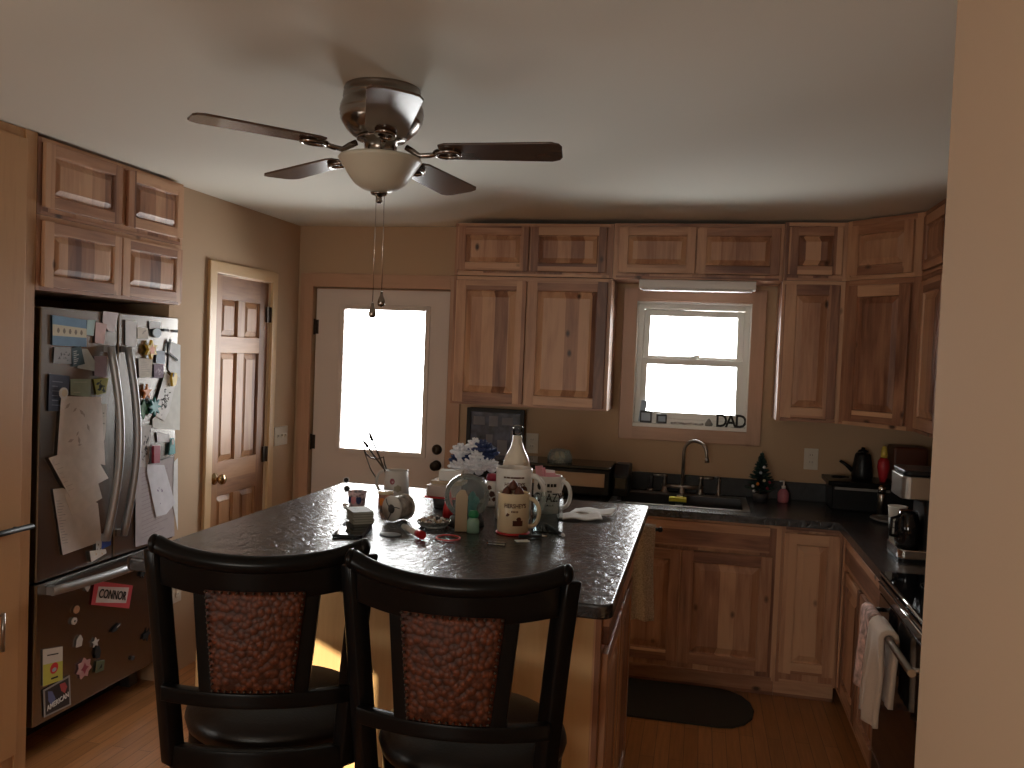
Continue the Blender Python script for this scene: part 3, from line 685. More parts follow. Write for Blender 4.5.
T = thing('soap_dispenser', 'thin steel soap pump standing right of the faucet', 'soap dispenser', o)
m = MB(o); m.lathe([(.018, 0), (.018, .005), (.009, .01), (.008, .085), (.010, .09), (.0001, .092)], o, 14); m.build('body', M['steel'], T)
m = MB(o); m.tube([(.125, 4.945, zc1+.09), (.125, 4.945, zc1+.105), (.10, 4.93, zc1+.108)], .005, 8); m.build('nozzle', M['steel'], T)
o = (-.255, 4.95, zc1+.0005)
T = thing('side_sprayer', 'short dark sprayer at the left end of the faucet', 'sprayer', o)
m = MB(o); m.lathe([(.02, 0), (.018, .012), (.0001, .012)], o, 14); m.build('base', M['steel'], T)
m = MB(o); m.lathe([(.011, .012), (.010, .045), (.015, .07), (.013, .085), (.0001, .087)], o, 14); m.build('spray_head', M['darkplastic'], T)
m = MB((-.085, 4.62, zt)); m.box(-.135, -.045, 4.535, 4.60, zt, zt+.012, 0).box(-.135, -.045, 4.535, 4.60, zt+.012, zt+.030, 1)
ob = m.build('sponge', [M['dgreen'], M['sponge_y']], bevel=.003); tag(ob, 'yellow and green sponge resting on the sink divider', 'sponge')

# rug
m = MB((-.05, 4.2, 0)); P = [(-.95, 3.97), (.15, 3.97)]
for q in range(0, 9): a = -PI/2+PI*q/8; P.append((.15+.17*math.cos(a), 4.205+.235*math.sin(a)))
P += [(-.95, 4.44)]
m.prism(P, .001, .012); tag(m.build('rug', M['mat'], bevel=.003), 'dark brown kitchen rug with rounded end on the floor before the sink', 'rug')

# ================================================================== STOVE
sx, y1_, y0_ = .690, 3.370, 2.612
o = (1.0, 2.99, 0); T = thing('stove', 'black glass-top stove with chrome trim on the right run', 'stove', o)
m = MB(o); m.box(sx+.025, XR-.03, y0_, y1_, .02, .898); m.build('body', M['blackplastic'], T)
m = MB(o); m.box(sx-.008, XR-.08, y0_-.002, y1_+.002, .9, .918); ct = m.build('cooktop', M['blackglass'], T, bevel=.003)
m = MB(o); m.tube([(sx-.009, y0_, .912), (sx-.009, y1_, .912)], .0035, 8); m.build('chrome_trim', M['chrome'], T)
m = MB(o); m.box(sx-.012, sx+.024, y0_, y1_, .845, .897); m.build('control_strip', M['blackglass'], T, bevel=.003)
m = MB(o); m.tube([(sx-.014, y0_, .878), (sx-.014, y1_, .878)], .0035, 8); m.build('chrome_trim', M['chrome'], T)
m = MB(o); m.box(sx-.010, sx+.024, y0_+.005, y1_-.005, .26, .84); od = m.build('oven_door', M['blackglass'], T, bevel=.004)
m = MB(o); hx = .632
m.tube([(hx, y0_+.03, .79), (hx, y1_-.03, .79)], .012, 12); od_h = m
for q in (y0_+.06, y1_-.06): m.tube([(hx, q, .79), (sx-.008, q, .79)], .008, 8)
m.build('handle', M['steel'], od)
m = MB(o); m.box(sx-.008, sx+.024, y0_+.005, y1_-.005, .06, .25); dr = m.build('drawer', M['blackplastic'], T, bevel=.004)
m = MB(o); m.tube([(sx-.009, y0_+.01, .253), (sx-.009, y1_-.01, .253)], .003, 8); m.build('chrome_trim', M['chrome'], T)
m = MB(o); m.box(XR-.078, XR-.03, y0_, y1_, .9, 1.10); m.build('back_panel', M['blackplastic'], T, bevel=.006)
for bx, by, r_ in ((.86, 3.18, .085), (.86, 2.8, .10), (1.11, 3.18, .10), (1.11, 2.8, .085)):
    m = MB(o); m.tube([(bx+r_*math.cos(q*PI/16), by+r_*math.sin(q*PI/16), .9185) for q in range(32)], .0012, 4, closed=True); m.build('burner_ring', M['darkplastic'], ct)
# towels over the oven handle
def hang_towel(name, label, yc, w, zfront, zback, mat, hx, hz, r=.018, wave=.008, ph=0, axis='y', taper=.0, th=.007, group=None):
    """towel over a bar; axis is the bar's direction"""
    Lf = hz-zfront; Lb = hz-zback; tot = Lf+Lb+PI*r
    def fn(u, v):
        s_ = u*tot
        if s_ < Lf: a = -(r); z = zfront+s_; nx, nz = -1, 0
        elif s_ < Lf+PI*r: q = (s_-Lf)/r; a = -r*math.cos(q); z = hz+r*math.sin(q); nx, nz = -math.cos(q), math.sin(q)
        else: a = r; z = hz-(s_-Lf-PI*r); nx, nz = 1, 0
        k = max(0, (hz-z))
        side = -1 if a <= 0 else 1
        wv = wave*math.sin(v*9+ph+side)*min(1, k*8)
        if side > 0: wv = -abs(wv)*.3-min(.006, k*.03)
        else: wv = wv - .012*min(1, k*4)
        c = (v-.5)*w*(1-taper*k)+.01*math.sin(z*12+ph)*min(1, k*3)
        if axis == 'y': return (hx+a+wv, yc+c, z), (nx, 0, nz)
        return (hx+c, yc+a+wv, z), (0, nx, nz)
    m = MB((hx, yc, hz) if axis == 'y' else (hx, yc, hz)); m.sheet(fn, 40, 16, th)
    return tag(m.build(name, mat), label, 'towel', group)
hang_towel('dish_towel', 'cream dish towel with red flowers at the far end of the oven handle', 3.235, .15, .53, .60, M['towelcheck'], hx, .79, .021, .010, .5)
hang_towel('dish_towel', 'plain tan towel folded over the near part of the oven handle', 3.03, .17, .49, .56, M['towel'], hx, .79, .024, .014, 1.8, taper=.2, th=.016)

# ================================================================== LEFT WALL: FRIDGE SURROUND
XF = -2.45
G = 'cupboards over the refrigerator'
yA, yB_ = 2.755, 3.67; w = yB_-yA
def lo(y, z): return (XF, y, z)
cabinet('wall_cabinet', 'two-door cupboard directly above the refrigerator', lo(yA, 1.836), (0, 1, 0), w, .282, .62, [('smalldoor', .028, .468, .014, .262), ('smalldoor', .476, w-.010, .014, .262)])
cabinet('wall_cabinet', 'topmost two-door cupboard over the refrigerator by the ceiling', lo(yA, 2.120), (0, 1, 0), w, .288, .62, [('smalldoor', .026, .462, .030, .272), ('smalldoor', .505, w-.012, .030, .272)])
# tall pantry side
o = (XF, 2.3, 0)
T = thing('pantry_cabinet', 'tall wood pantry cabinet with a black bar pull left of the refrigerator', 'cabinet', o)
m = MB(o); m.box(XF-.62, XF-.001, 1.7, 2.752, 0, H-.003, 0); m.box(XF-.001, XF+.004, 2.695, 2.752, 0, H-.003, 0); m.build('body', M['pantry'], T)
m = MB(o, frame((XF, 0, 0), (0, 1, 0))); m.box(2.20, 2.690, .10, 2.38, 0, .018, 0); dd = m.build('door', M['pantry'], T, bevel=.002)
m = MB(o); m.tube([(XF+.045, 2.40, .955), (XF+.045, 2.715, .955)], .014, 8, flat=.8)
for q in (2.44, 2.66): m.tube([(XF+.018, q, .955), (XF+.045, q, .955)], .007, 8)
m.build('bar_pull', M['blackmetal'], dd)
m = MB(o); m.tube([(XF+.035, 2.600, .52), (XF+.035, 2.600, .66)], .007, 8)
for q in (.53, .65): m.tube([(XF+.018, 2.600, q), (XF+.035, 2.600, q)], .005, 8)
m.build('pull', M['steel'], dd)

# refrigerator
fy0, fy1, fym = 2.795, 3.668, 3.235
o = (XF-.01, (fy0+fy1)/2, 0)
T = thing('refrigerator', 'stainless french-door refrigerator covered in papers and magnets', 'refrigerator', o)
# it stands in a recess: body behind the doors
m = MB(o); m.box(XF-.62, XF-.045, fy0+.01, fy1-.01, .14, 1.765); m.build('cabinet_body', M['darkplastic'], T)
def curved_door(name, ya, yb, za, zb, bow=.010):
    m = MB(o); P = [(XF-.043, ya), (XF-.006, ya)]
    for q in range(0, 9):
        t_ = q/8; P.append((XF-.003-(2*t_-1)**2*.0 , ya+(yb-ya)*(.01+.98*t_)))
    P += [(XF-.006, yb), (XF-.043, yb)]
    m.prism(P, za, zb); return m.build(name, M['fsteel'], T, bevel=.004)
d1 = curved_door('door', fy0, fym-.004, .715, 1.775)
d2 = curved_door('door', fym+.004, fy1, .715, 1.775)
d3 = curved_door('freezer_drawer', fy0, fy1, .15, .705)
for yy, dp, s_ in ((3.158, d1, -1), (3.268, d2, 1)):
    m = MB(o); P = []
    for q in range(0, 17):
        t_ = q/16; z = .81+t_*(1.63-.81); P.append((XF+.022+.058*math.sin(PI*t_), yy, z))
    m.tube(P, .018, 10, flat=.75)
    for z in (.82, 1.62): m.box(XF-.003, XF+.024, yy-.011, yy+.011, z-.014, z+.014)
    m.build('handle', M['handle'], dp)
m = MB(o); P = []
for q in range(0, 17):
    t_ = q/16; P.append((XF+.022+.045*math.sin(PI*t_), 2.85+t_*.76, .672))
m.tube(P, .017, 10, flat=1.1)
for q in (2.862, 3.598): m.box(XF-.003, XF+.024, q-.012, q+.012, .656, .688)
m.build('handle', M['handle'], d3)
m = MB(o); m.box(XF-.22, XF-.20, fy0+.01, fy1-.01, .01, .139); m.build('kick_grille', M['blackplastic'], T)
for yy in (fy0+.04, fy1-.10):
    for xx in (XF-.18, XF-.56):
        m = MB(o); m.box(xx-.03, xx+.03, yy, yy+.06, 0, .139); m.build('foot', M['darkplastic'], T, bevel=.004)
# dark gaps around it

# ================================================================== THINGS ON THE REFRIGERATOR
XP = XF+.0015
G3 = 'papers held on the refrigerator doors'
hx_ = Matrix(((0, 0, 1, 0), (1, 0, 0, 0), (0, 1, 0, 0), (0, 0, 0, 1)))     # local (y,z,x) -> world
def flat_poly(name, label, cat, q, col, layer=0, th=.0012, rough=.75, group=None, extra=None, mat=None):
    cy = sum(p[0] for p in q)/len(q); cz = sum(p[1] for p in q)/len(q); o = (XP, cy, cz)
    m = MB(o, hx_); x = XP+layer
    m.prism(q, x, x+th, 0)
    mats = [mat or plain(name+'_paper', tuple(col), rough, bscale=30, var=.06)]
    if extra: mats += extra(m, x+th, q)
    return tag(m.build(name, mats), label, cat, group)
def lines_extra(n, col=(.25, .24, .25), w=.002, mar=.18):
    def f(m, x, q):
        (ax, az), (bx, bz) = q[0], q[1]; (dx, dz) = q[-1]
        for i in range(n):
            t_ = mar+(1-2*mar)*i/max(1, n-1); L = .25+.5*random.random()
            p = (ax+(dx-ax)*t_+(bx-ax)*.15, az+(dz-az)*t_+(bz-az)*.15); e = (p[0]+(bx-ax)*L, p[1]+(bz-az)*L)
            m.prism([p, (p[0], p[1]-w), (e[0], e[1]-w), e], x, x+.0002, 1)
        return [plain('ink', col, .7)]
    return f
def doodle_extra(n, seed, col=(.03, .03, .03), s=.007):
    def f(m, x, q):
        rnd = random.Random(seed); ys = [p[0] for p in q]; zs = [p[1] for p in q]
        cy, cz = sum(ys)/len(ys), sum(zs)/len(zs)
        for i in range(n):
            k = q[rnd.randrange(len(q))]; k2 = q[rnd.randrange(len(q))]; a = rnd.random()*.8; b_ = rnd.random()*.8
            y = cy+(k[0]-cy)*a*.6+(k2[0]-cy)*b_*.4; z = cz+(k[1]-cz)*a*.6+(k2[1]-cz)*b_*.4
            r_ = s*(.5+rnd.random()*.6); t_ = rnd.random()*3
            m.prism([(y+r_*math.cos(t_), z+r_*math.sin(t_)), (y+r_*.4*math.cos(t_+1.6), z+r_*.4*math.sin(t_+1.6)), (y-r_*math.cos(t_), z-r_*math.sin(t_)), (y+r_*.4*math.cos(t_-1.6), z+r_*.4*math.sin(t_-1.6))], x, x+.0002, 1)
        return [plain('ink', col, .7)]
    return f
def banner_extra(m, x, q):
    def P(u, v):
        a = (q[0][0]+(q[1][0]-q[0][0])*u, q[0][1]+(q[1][1]-q[0][1])*u); b_ = (q[3][0]+(q[2][0]-q[3][0])*u, q[3][1]+(q[2][1]-q[3][1])*u)
        return (a[0]+(b_[0]-a[0])*v, a[1]+(b_[1]-a[1])*v)
    m.prism([P(0.0, .30), P(0.0, .68), P(1, .66), P(1, .32)], x, x+.0003, 1)
    for i in range(5):
        c = P(.16+.17*i, .49); m.prism([(c[0]+.008*math.cos(t_), c[1]+.011*math.sin(t_)) for t_ in (0, 1.2, 2.1, 3.3, 4.4, 5.3)], x+.0003, x+.0005, 2)
    return [plain('banner_cream', (.58, .52, .38), .7), plain('banner_icons', (.2, .16, .12), .7)]
EX = {'blue_card': banner_extra, 'grey_photo': doodle_extra(14, 3, (.08, .08, .09)), 'dark_card': lines_extra(7, (.4, .42, .42), .004), 'dark_calendar': lines_extra(6, (.2, .22, .3), .003),
      'green_card': lines_extra(2, (.5, .5, .4), .002), 'flower_picture': doodle_extra(16, 5, (.02, .03, .02), .014), 'long_strip': doodle_extra(8, 9), 'large_drawing': doodle_extra(9, 12, (.36, .3, .26), .02),
      'bottom_letter': lines_extra(16), 'tilted_letter': lines_extra(7, (.42, .36, .33)), 'white_tag': doodle_extra(3, 2), 'notice_tag': doodle_extra(3, 6, (.5, .3, .1)), 'cream_card': doodle_extra(3, 8, (.4, .36, .33), .012),
      'notepad': lines_extra(8, (.4, .35, .3)), 'purple_photo': doodle_extra(10, 14, (.5, .42, .5), .01), 'doodle_paper': doodle_extra(46, 21, (.03, .03, .03), .010), 'patterned_strip': doodle_extra(26, 31, (.04, .03, .03), .011),
      'lined_sheet': lines_extra(17, (.3, .25, .26), .0025, .08), 'crumpled_paper': doodle_extra(6, 44, (.3, .25, .4), .01), 'dark_badge': doodle_extra(6, 50, (.5, .45, .45), .01), 'white_card': doodle_extra(3, 51, (.6, .3, .3), .008), 'white_pad': None}
LAYER = {'lower_sheet': .003, 'tilted_letter': .005, 'large_drawing': .0035, 'long_strip': .002, 'doodle_paper': .004, 'pale_sheet': .001, 'crumpled_paper': .004, 'edge_sheet': .002, 'bottom_letter': .0015, 'white_tag': .003, 'notice_tag': .005, 'pink_card': .002, 'blue_slip': .002,
         'dark_card': .0015, 'patterned_strip': .002, 'purple_photo': .0032, 'green_card': .001}
for n_, lab, q, col in PAPERS:
    on_drawer = n_ in ('white_card', 'dark_badge')
    flat_poly(n_, lab, 'paper', q, col, LAYER.get(n_, 0), extra=EX.get(n_), group='papers on the freezer drawer' if on_drawer else G3)

# name tag reading CONNOR
q = [(3.128, .641), (3.372, .565), (3.334, .472), (3.107, .553)]
q = [(3.118, .645), (3.368, .560), (3.345, .462), (3.098, .548)]
cy, cz = 3.232, .553; o = (XP, cy, cz); m = MB(o, hx_); m.prism(q, XP, XP+.0015, 0)
def ins(q, a, b_): 
    c = (sum(p[0] for p in q)/4, sum(p[1] for p in q)/4); return [(c[0]+(p[0]-c[0])*a, c[1]+(p[1]-c[1])*b_) for p in q]
m.prism(ins(q, .80, .66), XP+.0015, XP+.002, 1)
add_text(m, 'CONNOR', .052, (cy, cz, XP+.003), math.atan2(-.085, .25), 2, .8)
tag(m.build('name_tag', [plain('tag_red', (.5, .05, .06), .6), plain('tag_white', (.62, .55, .52), .7), M['black']]), 'red-bordered name tag with handwritten capitals on the freezer drawer', 'magnet')
# yellow and white card above the dark one
q = [(2.832, .446), (2.938, .424), (2.941, .288), (2.836, .300)]
o = (XP, 2.887, .365); m = MB(o, hx_); m.prism(q, XP, XP+.0015, 0)
m.prism([(2.834, .385), (2.939, .366), (2.941, .288), (2.836, .300)], XP+.0015, XP+.0019, 1)
m.prism([(2.893+.022*math.cos(i*PI/8), .352+.022*math.sin(i*PI/8)) for i in range(16)], XP+.0019, XP+.0023, 2)
m.prism([(2.893+.012*math.cos(i*PI/8), .346+.008*math.sin(i*PI/8)) for i in range(16)], XP+.0023, XP+.0026, 3)
m.prism([(2.855, .418), (2.855, .413), (2.915, .401), (2.915, .406)], XP+.0015, XP+.0019, 4)
m.prism([(2.878, .318), (2.878, .311), (2.915, .307), (2.915, .314)], XP+.0019, XP+.0022, 4)
tag(m.build('magnet_card', [plain('card_white', (.6, .55, .48), .7), plain('card_yellow', (.52, .50, .08), .7), M['red'], M['lblue'], M['black']]), 'white and yellow magnet card with a red round emblem, lower left of the freezer drawer', 'magnet')
q = [(2.838, .284), (2.982, .292), (2.992, .165), (2.846, .172)]
o = (XP, 2.914, .23); m = MB(o, hx_); m.prism(q, XP, XP+.0015, 0)
m.prism(ins(q, .88, .88), XP+.0015, XP+.0018, 1)
m.prism([(2.862, .27), (2.885, .262), (2.905, .225), (2.885, .205), (2.866, .23)], XP+.0018, XP+.002, 2)
m.prism([(2.925, .275), (2.955, .272), (2.968, .25), (2.955, .228), (2.935, .245)], XP+.0018, XP+.002, 3)
add_text(m, 'AMERICAN', .030, (2.918, .208, XP+.0024), .12, 4, .8)
tag(m.build('magnet_card', [plain('card_edge', (.3, .28, .26), .7), plain('card_dark', (.03, .02, .02), .6), plain('card_blue', (.12, .14, .3), .6), plain('card_red', (.4, .06, .06), .6), M['paperw']]), 'dark square magnet with white block lettering, bottom left of the freezer drawer', 'magnet')

def magnet(name, label, mat, y, z, poly, th=.006, layer=0, mat2=None, blob=None):
    o = (XP+layer, y, z); m = MB(o, hx_); m.prism([(y+a, z+b_) for a, b_ in poly], XP+layer, XP+layer+th, 0)
    if blob: 
        m.prism([(y+a, z+b_) for a, b_ in blob], XP+layer+th, XP+layer+th+.001, 1)
    return tag(m.build(name, [mat, mat2 or mat], bevel=.0008), label, 'magnet')
def circ(r, n=14, sx=1): return [(r*sx*math.cos(2*PI*i/n), r*math.sin(2*PI*i/n)) for i in range(n)]
def starp(r, k=5, inner=.45, rot=PI/2): return [((r if i % 2 == 0 else r*inner)*math.cos(rot+PI*i/k), (r if i % 2 == 0 else r*inner)*math.sin(rot+PI*i/k)) for i in range(2*k)]
heart = [(0, -.016), (.012, -.002), (.014, .008), (.007, .013), (0, .007), (-.007, .013), (-.014, .008), (-.012, -.002)]
W_ = plain('magnet_white', (.5, .46, .42), .5)
magnet('heart_magnet', 'small white heart magnet left of the red name tag', W_, 3.072, .626, heart)
magnet('round_magnet', 'small round orange magnet, upper left of the freezer drawer', plain('magnet_peach', (.45, .24, .13), .5), 3.010, .553, circ(.016))
magnet('round_magnet', 'small white round magnet just below the orange one', W_, 2.998, .509, circ(.015, 8), mat2=M['black'], blob=circ(.005, 6))
magnet('leaf_magnet', 'white leaf-shaped magnet left of the star magnet', W_, 3.03, .415, [(-.018, -.02), (.012, -.022), (.018, .005), (.006, .026), (-.012, .012)])
magnet('star_magnet', 'small white star magnet in the middle of the freezer drawer', W_, 3.128, .379, starp(.022))
magnet('figure_magnet', 'small black figure magnet under the white star magnet', M['black'], 3.142, .332, [(-.008, -.025), (.012, -.028), (.018, .0), (.008, .026), (-.010, .022), (-.016, -.004)])
magnet('flower_magnet', 'pink and white scalloped magnet, largest loose shape on the freezer drawer', plain('magnet_pink', (.5, .27, .26), .5), 3.062, .292, starp(.044, 7, .72), mat2=plain('magnet_rose', (.3, .05, .07), .5), blob=starp(.024, 4, .5))
magnet('frame_magnet', 'small green and black magnet right of the pink scalloped one', plain('magnet_moss', (.10, .12, .07), .5), 3.158, .268, [(-.026, -.022), (.022, -.026), (.028, .016), (-.018, .026)], mat2=M['black'], blob=[(-.01, -.01), (.01, -.01), (.01, .008)])
magnet('bone_magnet', 'small black and white slanted magnet in the centre of the freezer drawer', M['black'], 3.256, .401, [(-.026, -.012), (.004, -.012), (.03, .008), (.026, .016), (-.006, .006), (-.024, -.004)], mat2=W_, blob=[(.0, .0), (.022, .006), (.024, .012), (.006, .006)])
for lab, y, z, s_ in (('small black insect-shaped magnet lower right on the freezer drawer', 3.475, .302, 1), ('black insect-shaped magnet near the upper right of the freezer drawer', 3.556, .509, 1.1), ('black magnet just under the freezer drawer handle', 3.437, .60, .8)):
    magnet('insect_magnet', lab, M['black'], y, z, [(-.03*s_, -.014*s_), (-.008*s_, -.012*s_), (.0, -.03*s_), (.008*s_, -.006*s_), (.03*s_, .004*s_), (.012*s_, .012*s_), (.014*s_, .03*s_), (-.002*s_, .012*s_), (-.024*s_, .008*s_)])
magnet('round_magnet', 'tiny dark round magnet low in the middle of the freezer drawer', M['darkplastic'], 3.377, .227, circ(.010, 10))
magnet('round_magnet', 'round white-rimmed magnet at the top left corner of the large drawing', W_, 2.906, 1.443, circ(.022), layer=.005, mat2=M['tan'], blob=circ(.015))
magnet('blue_magnet', 'dark blue square magnet low on the left door by the handle', M['blue'], 3.179, .80, [(-.028, -.028), (.028, -.022), (.028, .026), (-.028, .022)], layer=.001)
magnet('oval_magnet', 'pale blue oval magnet high on the right refrigerator door', M['lblue'], 3.493, 1.698, circ(.022, 16, 1.4))
magnet('hand_clip', 'orange-yellow many-fingered clip high on the right refrigerator door', M['yellow'], 3.445, 1.62, starp(.044, 6, .55), .014, .002, M['orange'], starp(.026, 5, .6))
m_ = magnet('chip_clip', 'yellow and black clip at the top of the doodled paper', M['yellow'], 3.618, 1.495, [(-.012, -.045), (.014, -.04), (.022, .0), (.012, .02), (-.014, .02), (-.022, -.005)], .012, .006, M['black'], [(-.016, .0), (-.008, .0), (-.006, .018), (-.016, .018)])
magnet('angle_clip', 'black angular clip holding the bright white sheet', M['black'], 3.588, 1.625, [(-.018, -.018), (.0, .048), (.012, .046), (-.002, -.014), (.066, -.048), (.066, -.056)], .006, .002)
magnet('hair_clip', 'tiny black bow magnet near the top of the right door', M['black'], 3.560, 1.713, [(-.02, -.007), (0, -.003), (.02, -.008), (.018, .008), (0, .004), (-.02, .008)], .006, .001)
magnet('hair_clip', 'tiny black bow magnet nearest the top outer corner of the right door', M['black'], 3.638, 1.712, [(-.014, -.004), (0, -.008), (.014, -.007), (.010, .008), (0, .004), (-.012, .006)], .006, .001)
magnet('starfish_magnet', 'orange starfish magnet beside the right door handle', M['orange'], 3.427, 1.429, starp(.036, 5, .38), .01)
magnet('star_magnet', 'teal spiky star magnet below the orange starfish', M['teal'], 3.478, 1.36, starp(.046, 8, .45), .01, .006)
magnet('leaf_magnet', 'dark green leafy magnet behind the teal star magnet', plain('leaf_green', (.03, .14, .05), .6), 3.412, 1.350, starp(.046, 6, .55), .004, .0)
magnet('pouch_magnet', 'teal and white pouch-shaped magnet at the outer edge of the right door', M['teal'], 3.628, 1.160, [(-.024, -.036), (.026, -.034), (.02, .012), (.01, .042), (-.008, .042), (-.018, .01)], .006, .002, W_, [(-.008, .012), (.01, .012), (.006, .038), (-.006, .038)])
magnet('paper_clip', 'magenta clip gripping the crumpled white paper', M['magenta'], 3.497, 1.140, [(-.024, -.04), (.022, -.042), (.024, .038), (-.026, .042)], .012, .006)

# ================================================================== ISLAND
IX0, IX1, IYa, IYb, IZ = -1.53, -.183, 2.055, 3.545, 1.067
cx0, cx1, cy0, cy1 = -1.475, -.237, 2.34, 3.31
o = ((cx0+cx1)/2, (cy0+cy1)/2, 0)
T = thing('kitchen_island', 'tall oak-panelled kitchen island base with drawers on its right side', 'kitchen island', o)
m = MB(o); m.box(cx0, cx1-.02, cy0, cy1, .0, IZ-.038, 0); m.build('body', M['oakv'], T)
fr = frame((cx1, cy0, 0), (0, 1, 0)); W2 = cy1-cy0
m = MB(o, fr); m.box(0, W2, .09, IZ-.038, -.0195, 0, 0); m.box(.01, W2, 0, .09, -.0195, -.0192, 0); m.build('face_frame', M['hv'], T)
for i in range(2):
    a = .045+i*.46; 
    m = MB(o, fr); m.box(a, a+.43, .86, 1.0, 0, .018, 1); m.build('drawer', [M['hv'], M['hh']], T, bevel=.002)
    m = MB(o, fr); raised_panel(m, a, a+.43, .13, .835, 0, .018); m.build('door', [M['hv'], M['hh']], T, bevel=.002)
def rrect(x0, x1, y0, y1, r, n=6):
    P = []
    for cx, cy, a0 in ((x1-r, y1-r, 0), (x0+r, y1-r, PI/2), (x0+r, y0+r, PI), (x1-r, y0+r, 3*PI/2)):
        for i in range(n+1): a = a0+PI/2*i/n; P.append((cx+r*math.cos(a), cy+r*math.sin(a)))
    return P
m = MB(((IX0+IX1)/2, 2.8, IZ)); m.prism(rrect(IX0, IX1, IYa, IYb, .035), IZ-.037, IZ)
tag(m.build('island_countertop', M['slate'], bevel=.006, seg=3), 'large black slate-look countertop with rounded corners on the island', 'countertop')
o = (-.2, 3.47, .99); T = thing('towel_bar', 'short dark towel bar under the far right corner of the island top', 'towel bar', o)
m = MB(o); m.tube([(-.36, 3.47, .985), (-.135, 3.47, .985)], .007, 10); m.ball((-.132, 3.47, .985), .011); m.build('rod', M['blackmetal'], T)
for q in (-.345, -.265):
    m = MB(o); m.tube([(q, 3.47, .99), (q, 3.47, 1.0295)], .006, 8); m.lathe([(.015, 0), (.015, .004)], (q, 3.47, 1.0255), 12); m.build('bracket', M['blackmetal'], T)
hang_towel('hand_towel', 'patterned tan and dark hand towel hanging at the far right corner of the island', 3.47, .09, .62, .72, M['towelpat'], -.195, .985, .016, .012, .3, axis='x', th=.008)

# ================================================================== BAR STOOLS
def make_stool(label, loc, rz, name='bar_stool'):
    T = thing(name, label, 'bar stool', loc, 'bar stools at the near side of the island', rz)
    def yb(x, z=1.2):  # curve of the back
        return -.245-.056*(1-(x/.22)**2)
    # crest rail: thick curved board with rolled top
    N = 24; m = MB()
    hw = .204
    def crest(u, v):
        x = (u*2-1)*(hw-.004); z = 1.165+.075*v-.018*(1-(x/hw)**2); return (x, yb(x)-.012*v, z), (0, 1, 0)
    m.sheet(crest, N, 4, .026, 0, True)
    P = []; R = []
    for i in range(N+1):
        x = (i/N*2-1)*(hw+.008); P.append((x, yb(x)-.016, 1.240-.020*(1-(x/hw)**2)+.006*abs(x/hw)**6)); R.append(.0185)
    m.tube(P, R, 12)
    for s_ in (-1, 1): m.ball((s_*(hw+.010), yb(hw)-.016, 1.249), (.012, .02, .02))
    m.build('crest_rail', M['blackwood'], T, bevel=.002)
    for s_ in (-1, 1):
        m = MB(); pts = []; rr = []
        for i in range(13):
            t_ = i/12; z = .77+t_*(1.235-.77); x = s_*(.178+.030*t_+.008*t_**3); y = -.222-.030*math.sin(t_*PI*.55)
            pts.append((x, y, z)); rr.append(.027)
        m.tube(pts, rr, 4, flat=.8); m.build('back_post', M['blackwood'], T, bevel=.004)
    # inner stiles, panel, lower rail
    for s_ in (-1, 1):
        m = MB()
        def st(u, v):
            z = .945+u*(1.172-.945); x = s_*((.079+.020*u)+(v)*.030); return (x, yb(x), z), (0, 1, 0)
        m.sheet(st, 8, 3, .022, 0, True); m.build('stile', M['blackwood'], T, bevel=.002)
    m = MB()
    def pn(u, v):
        z = .958+u*(1.165-.958); x = (v*2-1)*(.081+.020*u); bul = .010*math.sin(PI*u)*math.sin(PI*v); return (x, yb(x)-.008-bul, z), (0, 1, 0)
    m.sheet(pn, 12, 12, .018, 0, True); m.build('back_panel', M['croc'], T)
    # nail heads round the panel
    m = MB()
    for i in range(17):
        u = i/16
        for s_ in (-1, 1):
            z = .962+u*(1.163-.962); x = s_*(.078+.020*u); m.ball((x, yb(x)-.0215, z), .0032, 6, 4)
    for i in range(1, 12):
        v = i/12
        for u in (0, 1):
            x = (v*2-1)*(.078+.020*u); m.ball((x, yb(x)-.0215, .962 if u == 0 else 1.163), .0032, 6, 4)
    nb = m.build('nail_heads', M['bronze'], T); nb['kind'] = 'stuff'
    m = MB()
    def lr(u, v):
        x = (u*2-1)*.194; z = .922+.032*v; return (x, yb(x), z), (0, 1, 0)
    m.sheet(lr, N, 3, .024, 0, True); m.build('lower_rail', M['blackwood'], T, bevel=.002)
    m = MB()
    def ar(u, v):
        x = (u*2-1)*.182; z = .765+.05*v; return (x, -.222-.04*(1-(x/.19)**2), z), (0, 1, 0)
    m.sheet(ar, N, 3, .026, 0, True); m.build('seat_apron', M['blackwood'], T, bevel=.002)
    # seat
    m = MB(); m.lathe([(.0001, .72), (.195,.72), (.203, .728), (.203, .762), (.195, .77), (.0001, .77)], (0, 0, 0), 40, sy=.98); m.build('seat_frame', M['blackwood'], T)
    m = MB(); m.lathe([(.0001, .7705), (.195, .7705), (.208, .782), (.213, .800), (.207, .820), (.18, .836), (.12, .846), (.0001, .849)], (0, 0, 0), 40, sy=1.0); m.build('seat', M['blackleather'], T)
    m = MB(); m.lathe([(.0001, .66), (.11, .66), (.11, .675), (.09, .68), (.09, .71), (.12, .7195), (.0001, .7195)], (0, 0, 0), 28); m.build('swivel', M['blackmetal'], T)
    for a in range(4):
        A = PI/4+a*PI/2; m = MB(); c, s_ = math.cos(A), math.sin(A)
        m.tube([(c*.13, s_*.13, .665), (c*.17, s_*.17, .45), (c*.20, s_*.20, .2), (c*.235, s_*.235, .0)], [.024, .021, .018, .016], 4); m.build('leg', M['blackwood'], T, bevel=.003)
    m = MB(); m.box(-.15, .15, -.15, .15, .62, .66); m.build('leg_frame', M['blackwood'], T, bevel=.006)
    m = MB(); m.tube([(.172*math.cos(i*PI/16), .172*math.sin(i*PI/16), .30) for i in range(32)], .010, 8, closed=True); m.build('foot_ring', M['nickel'], T)
    return T
make_stool('black bar stool with embossed leather back panel, the left one at the island', (-.952, 1.868, 0), math.radians(17))
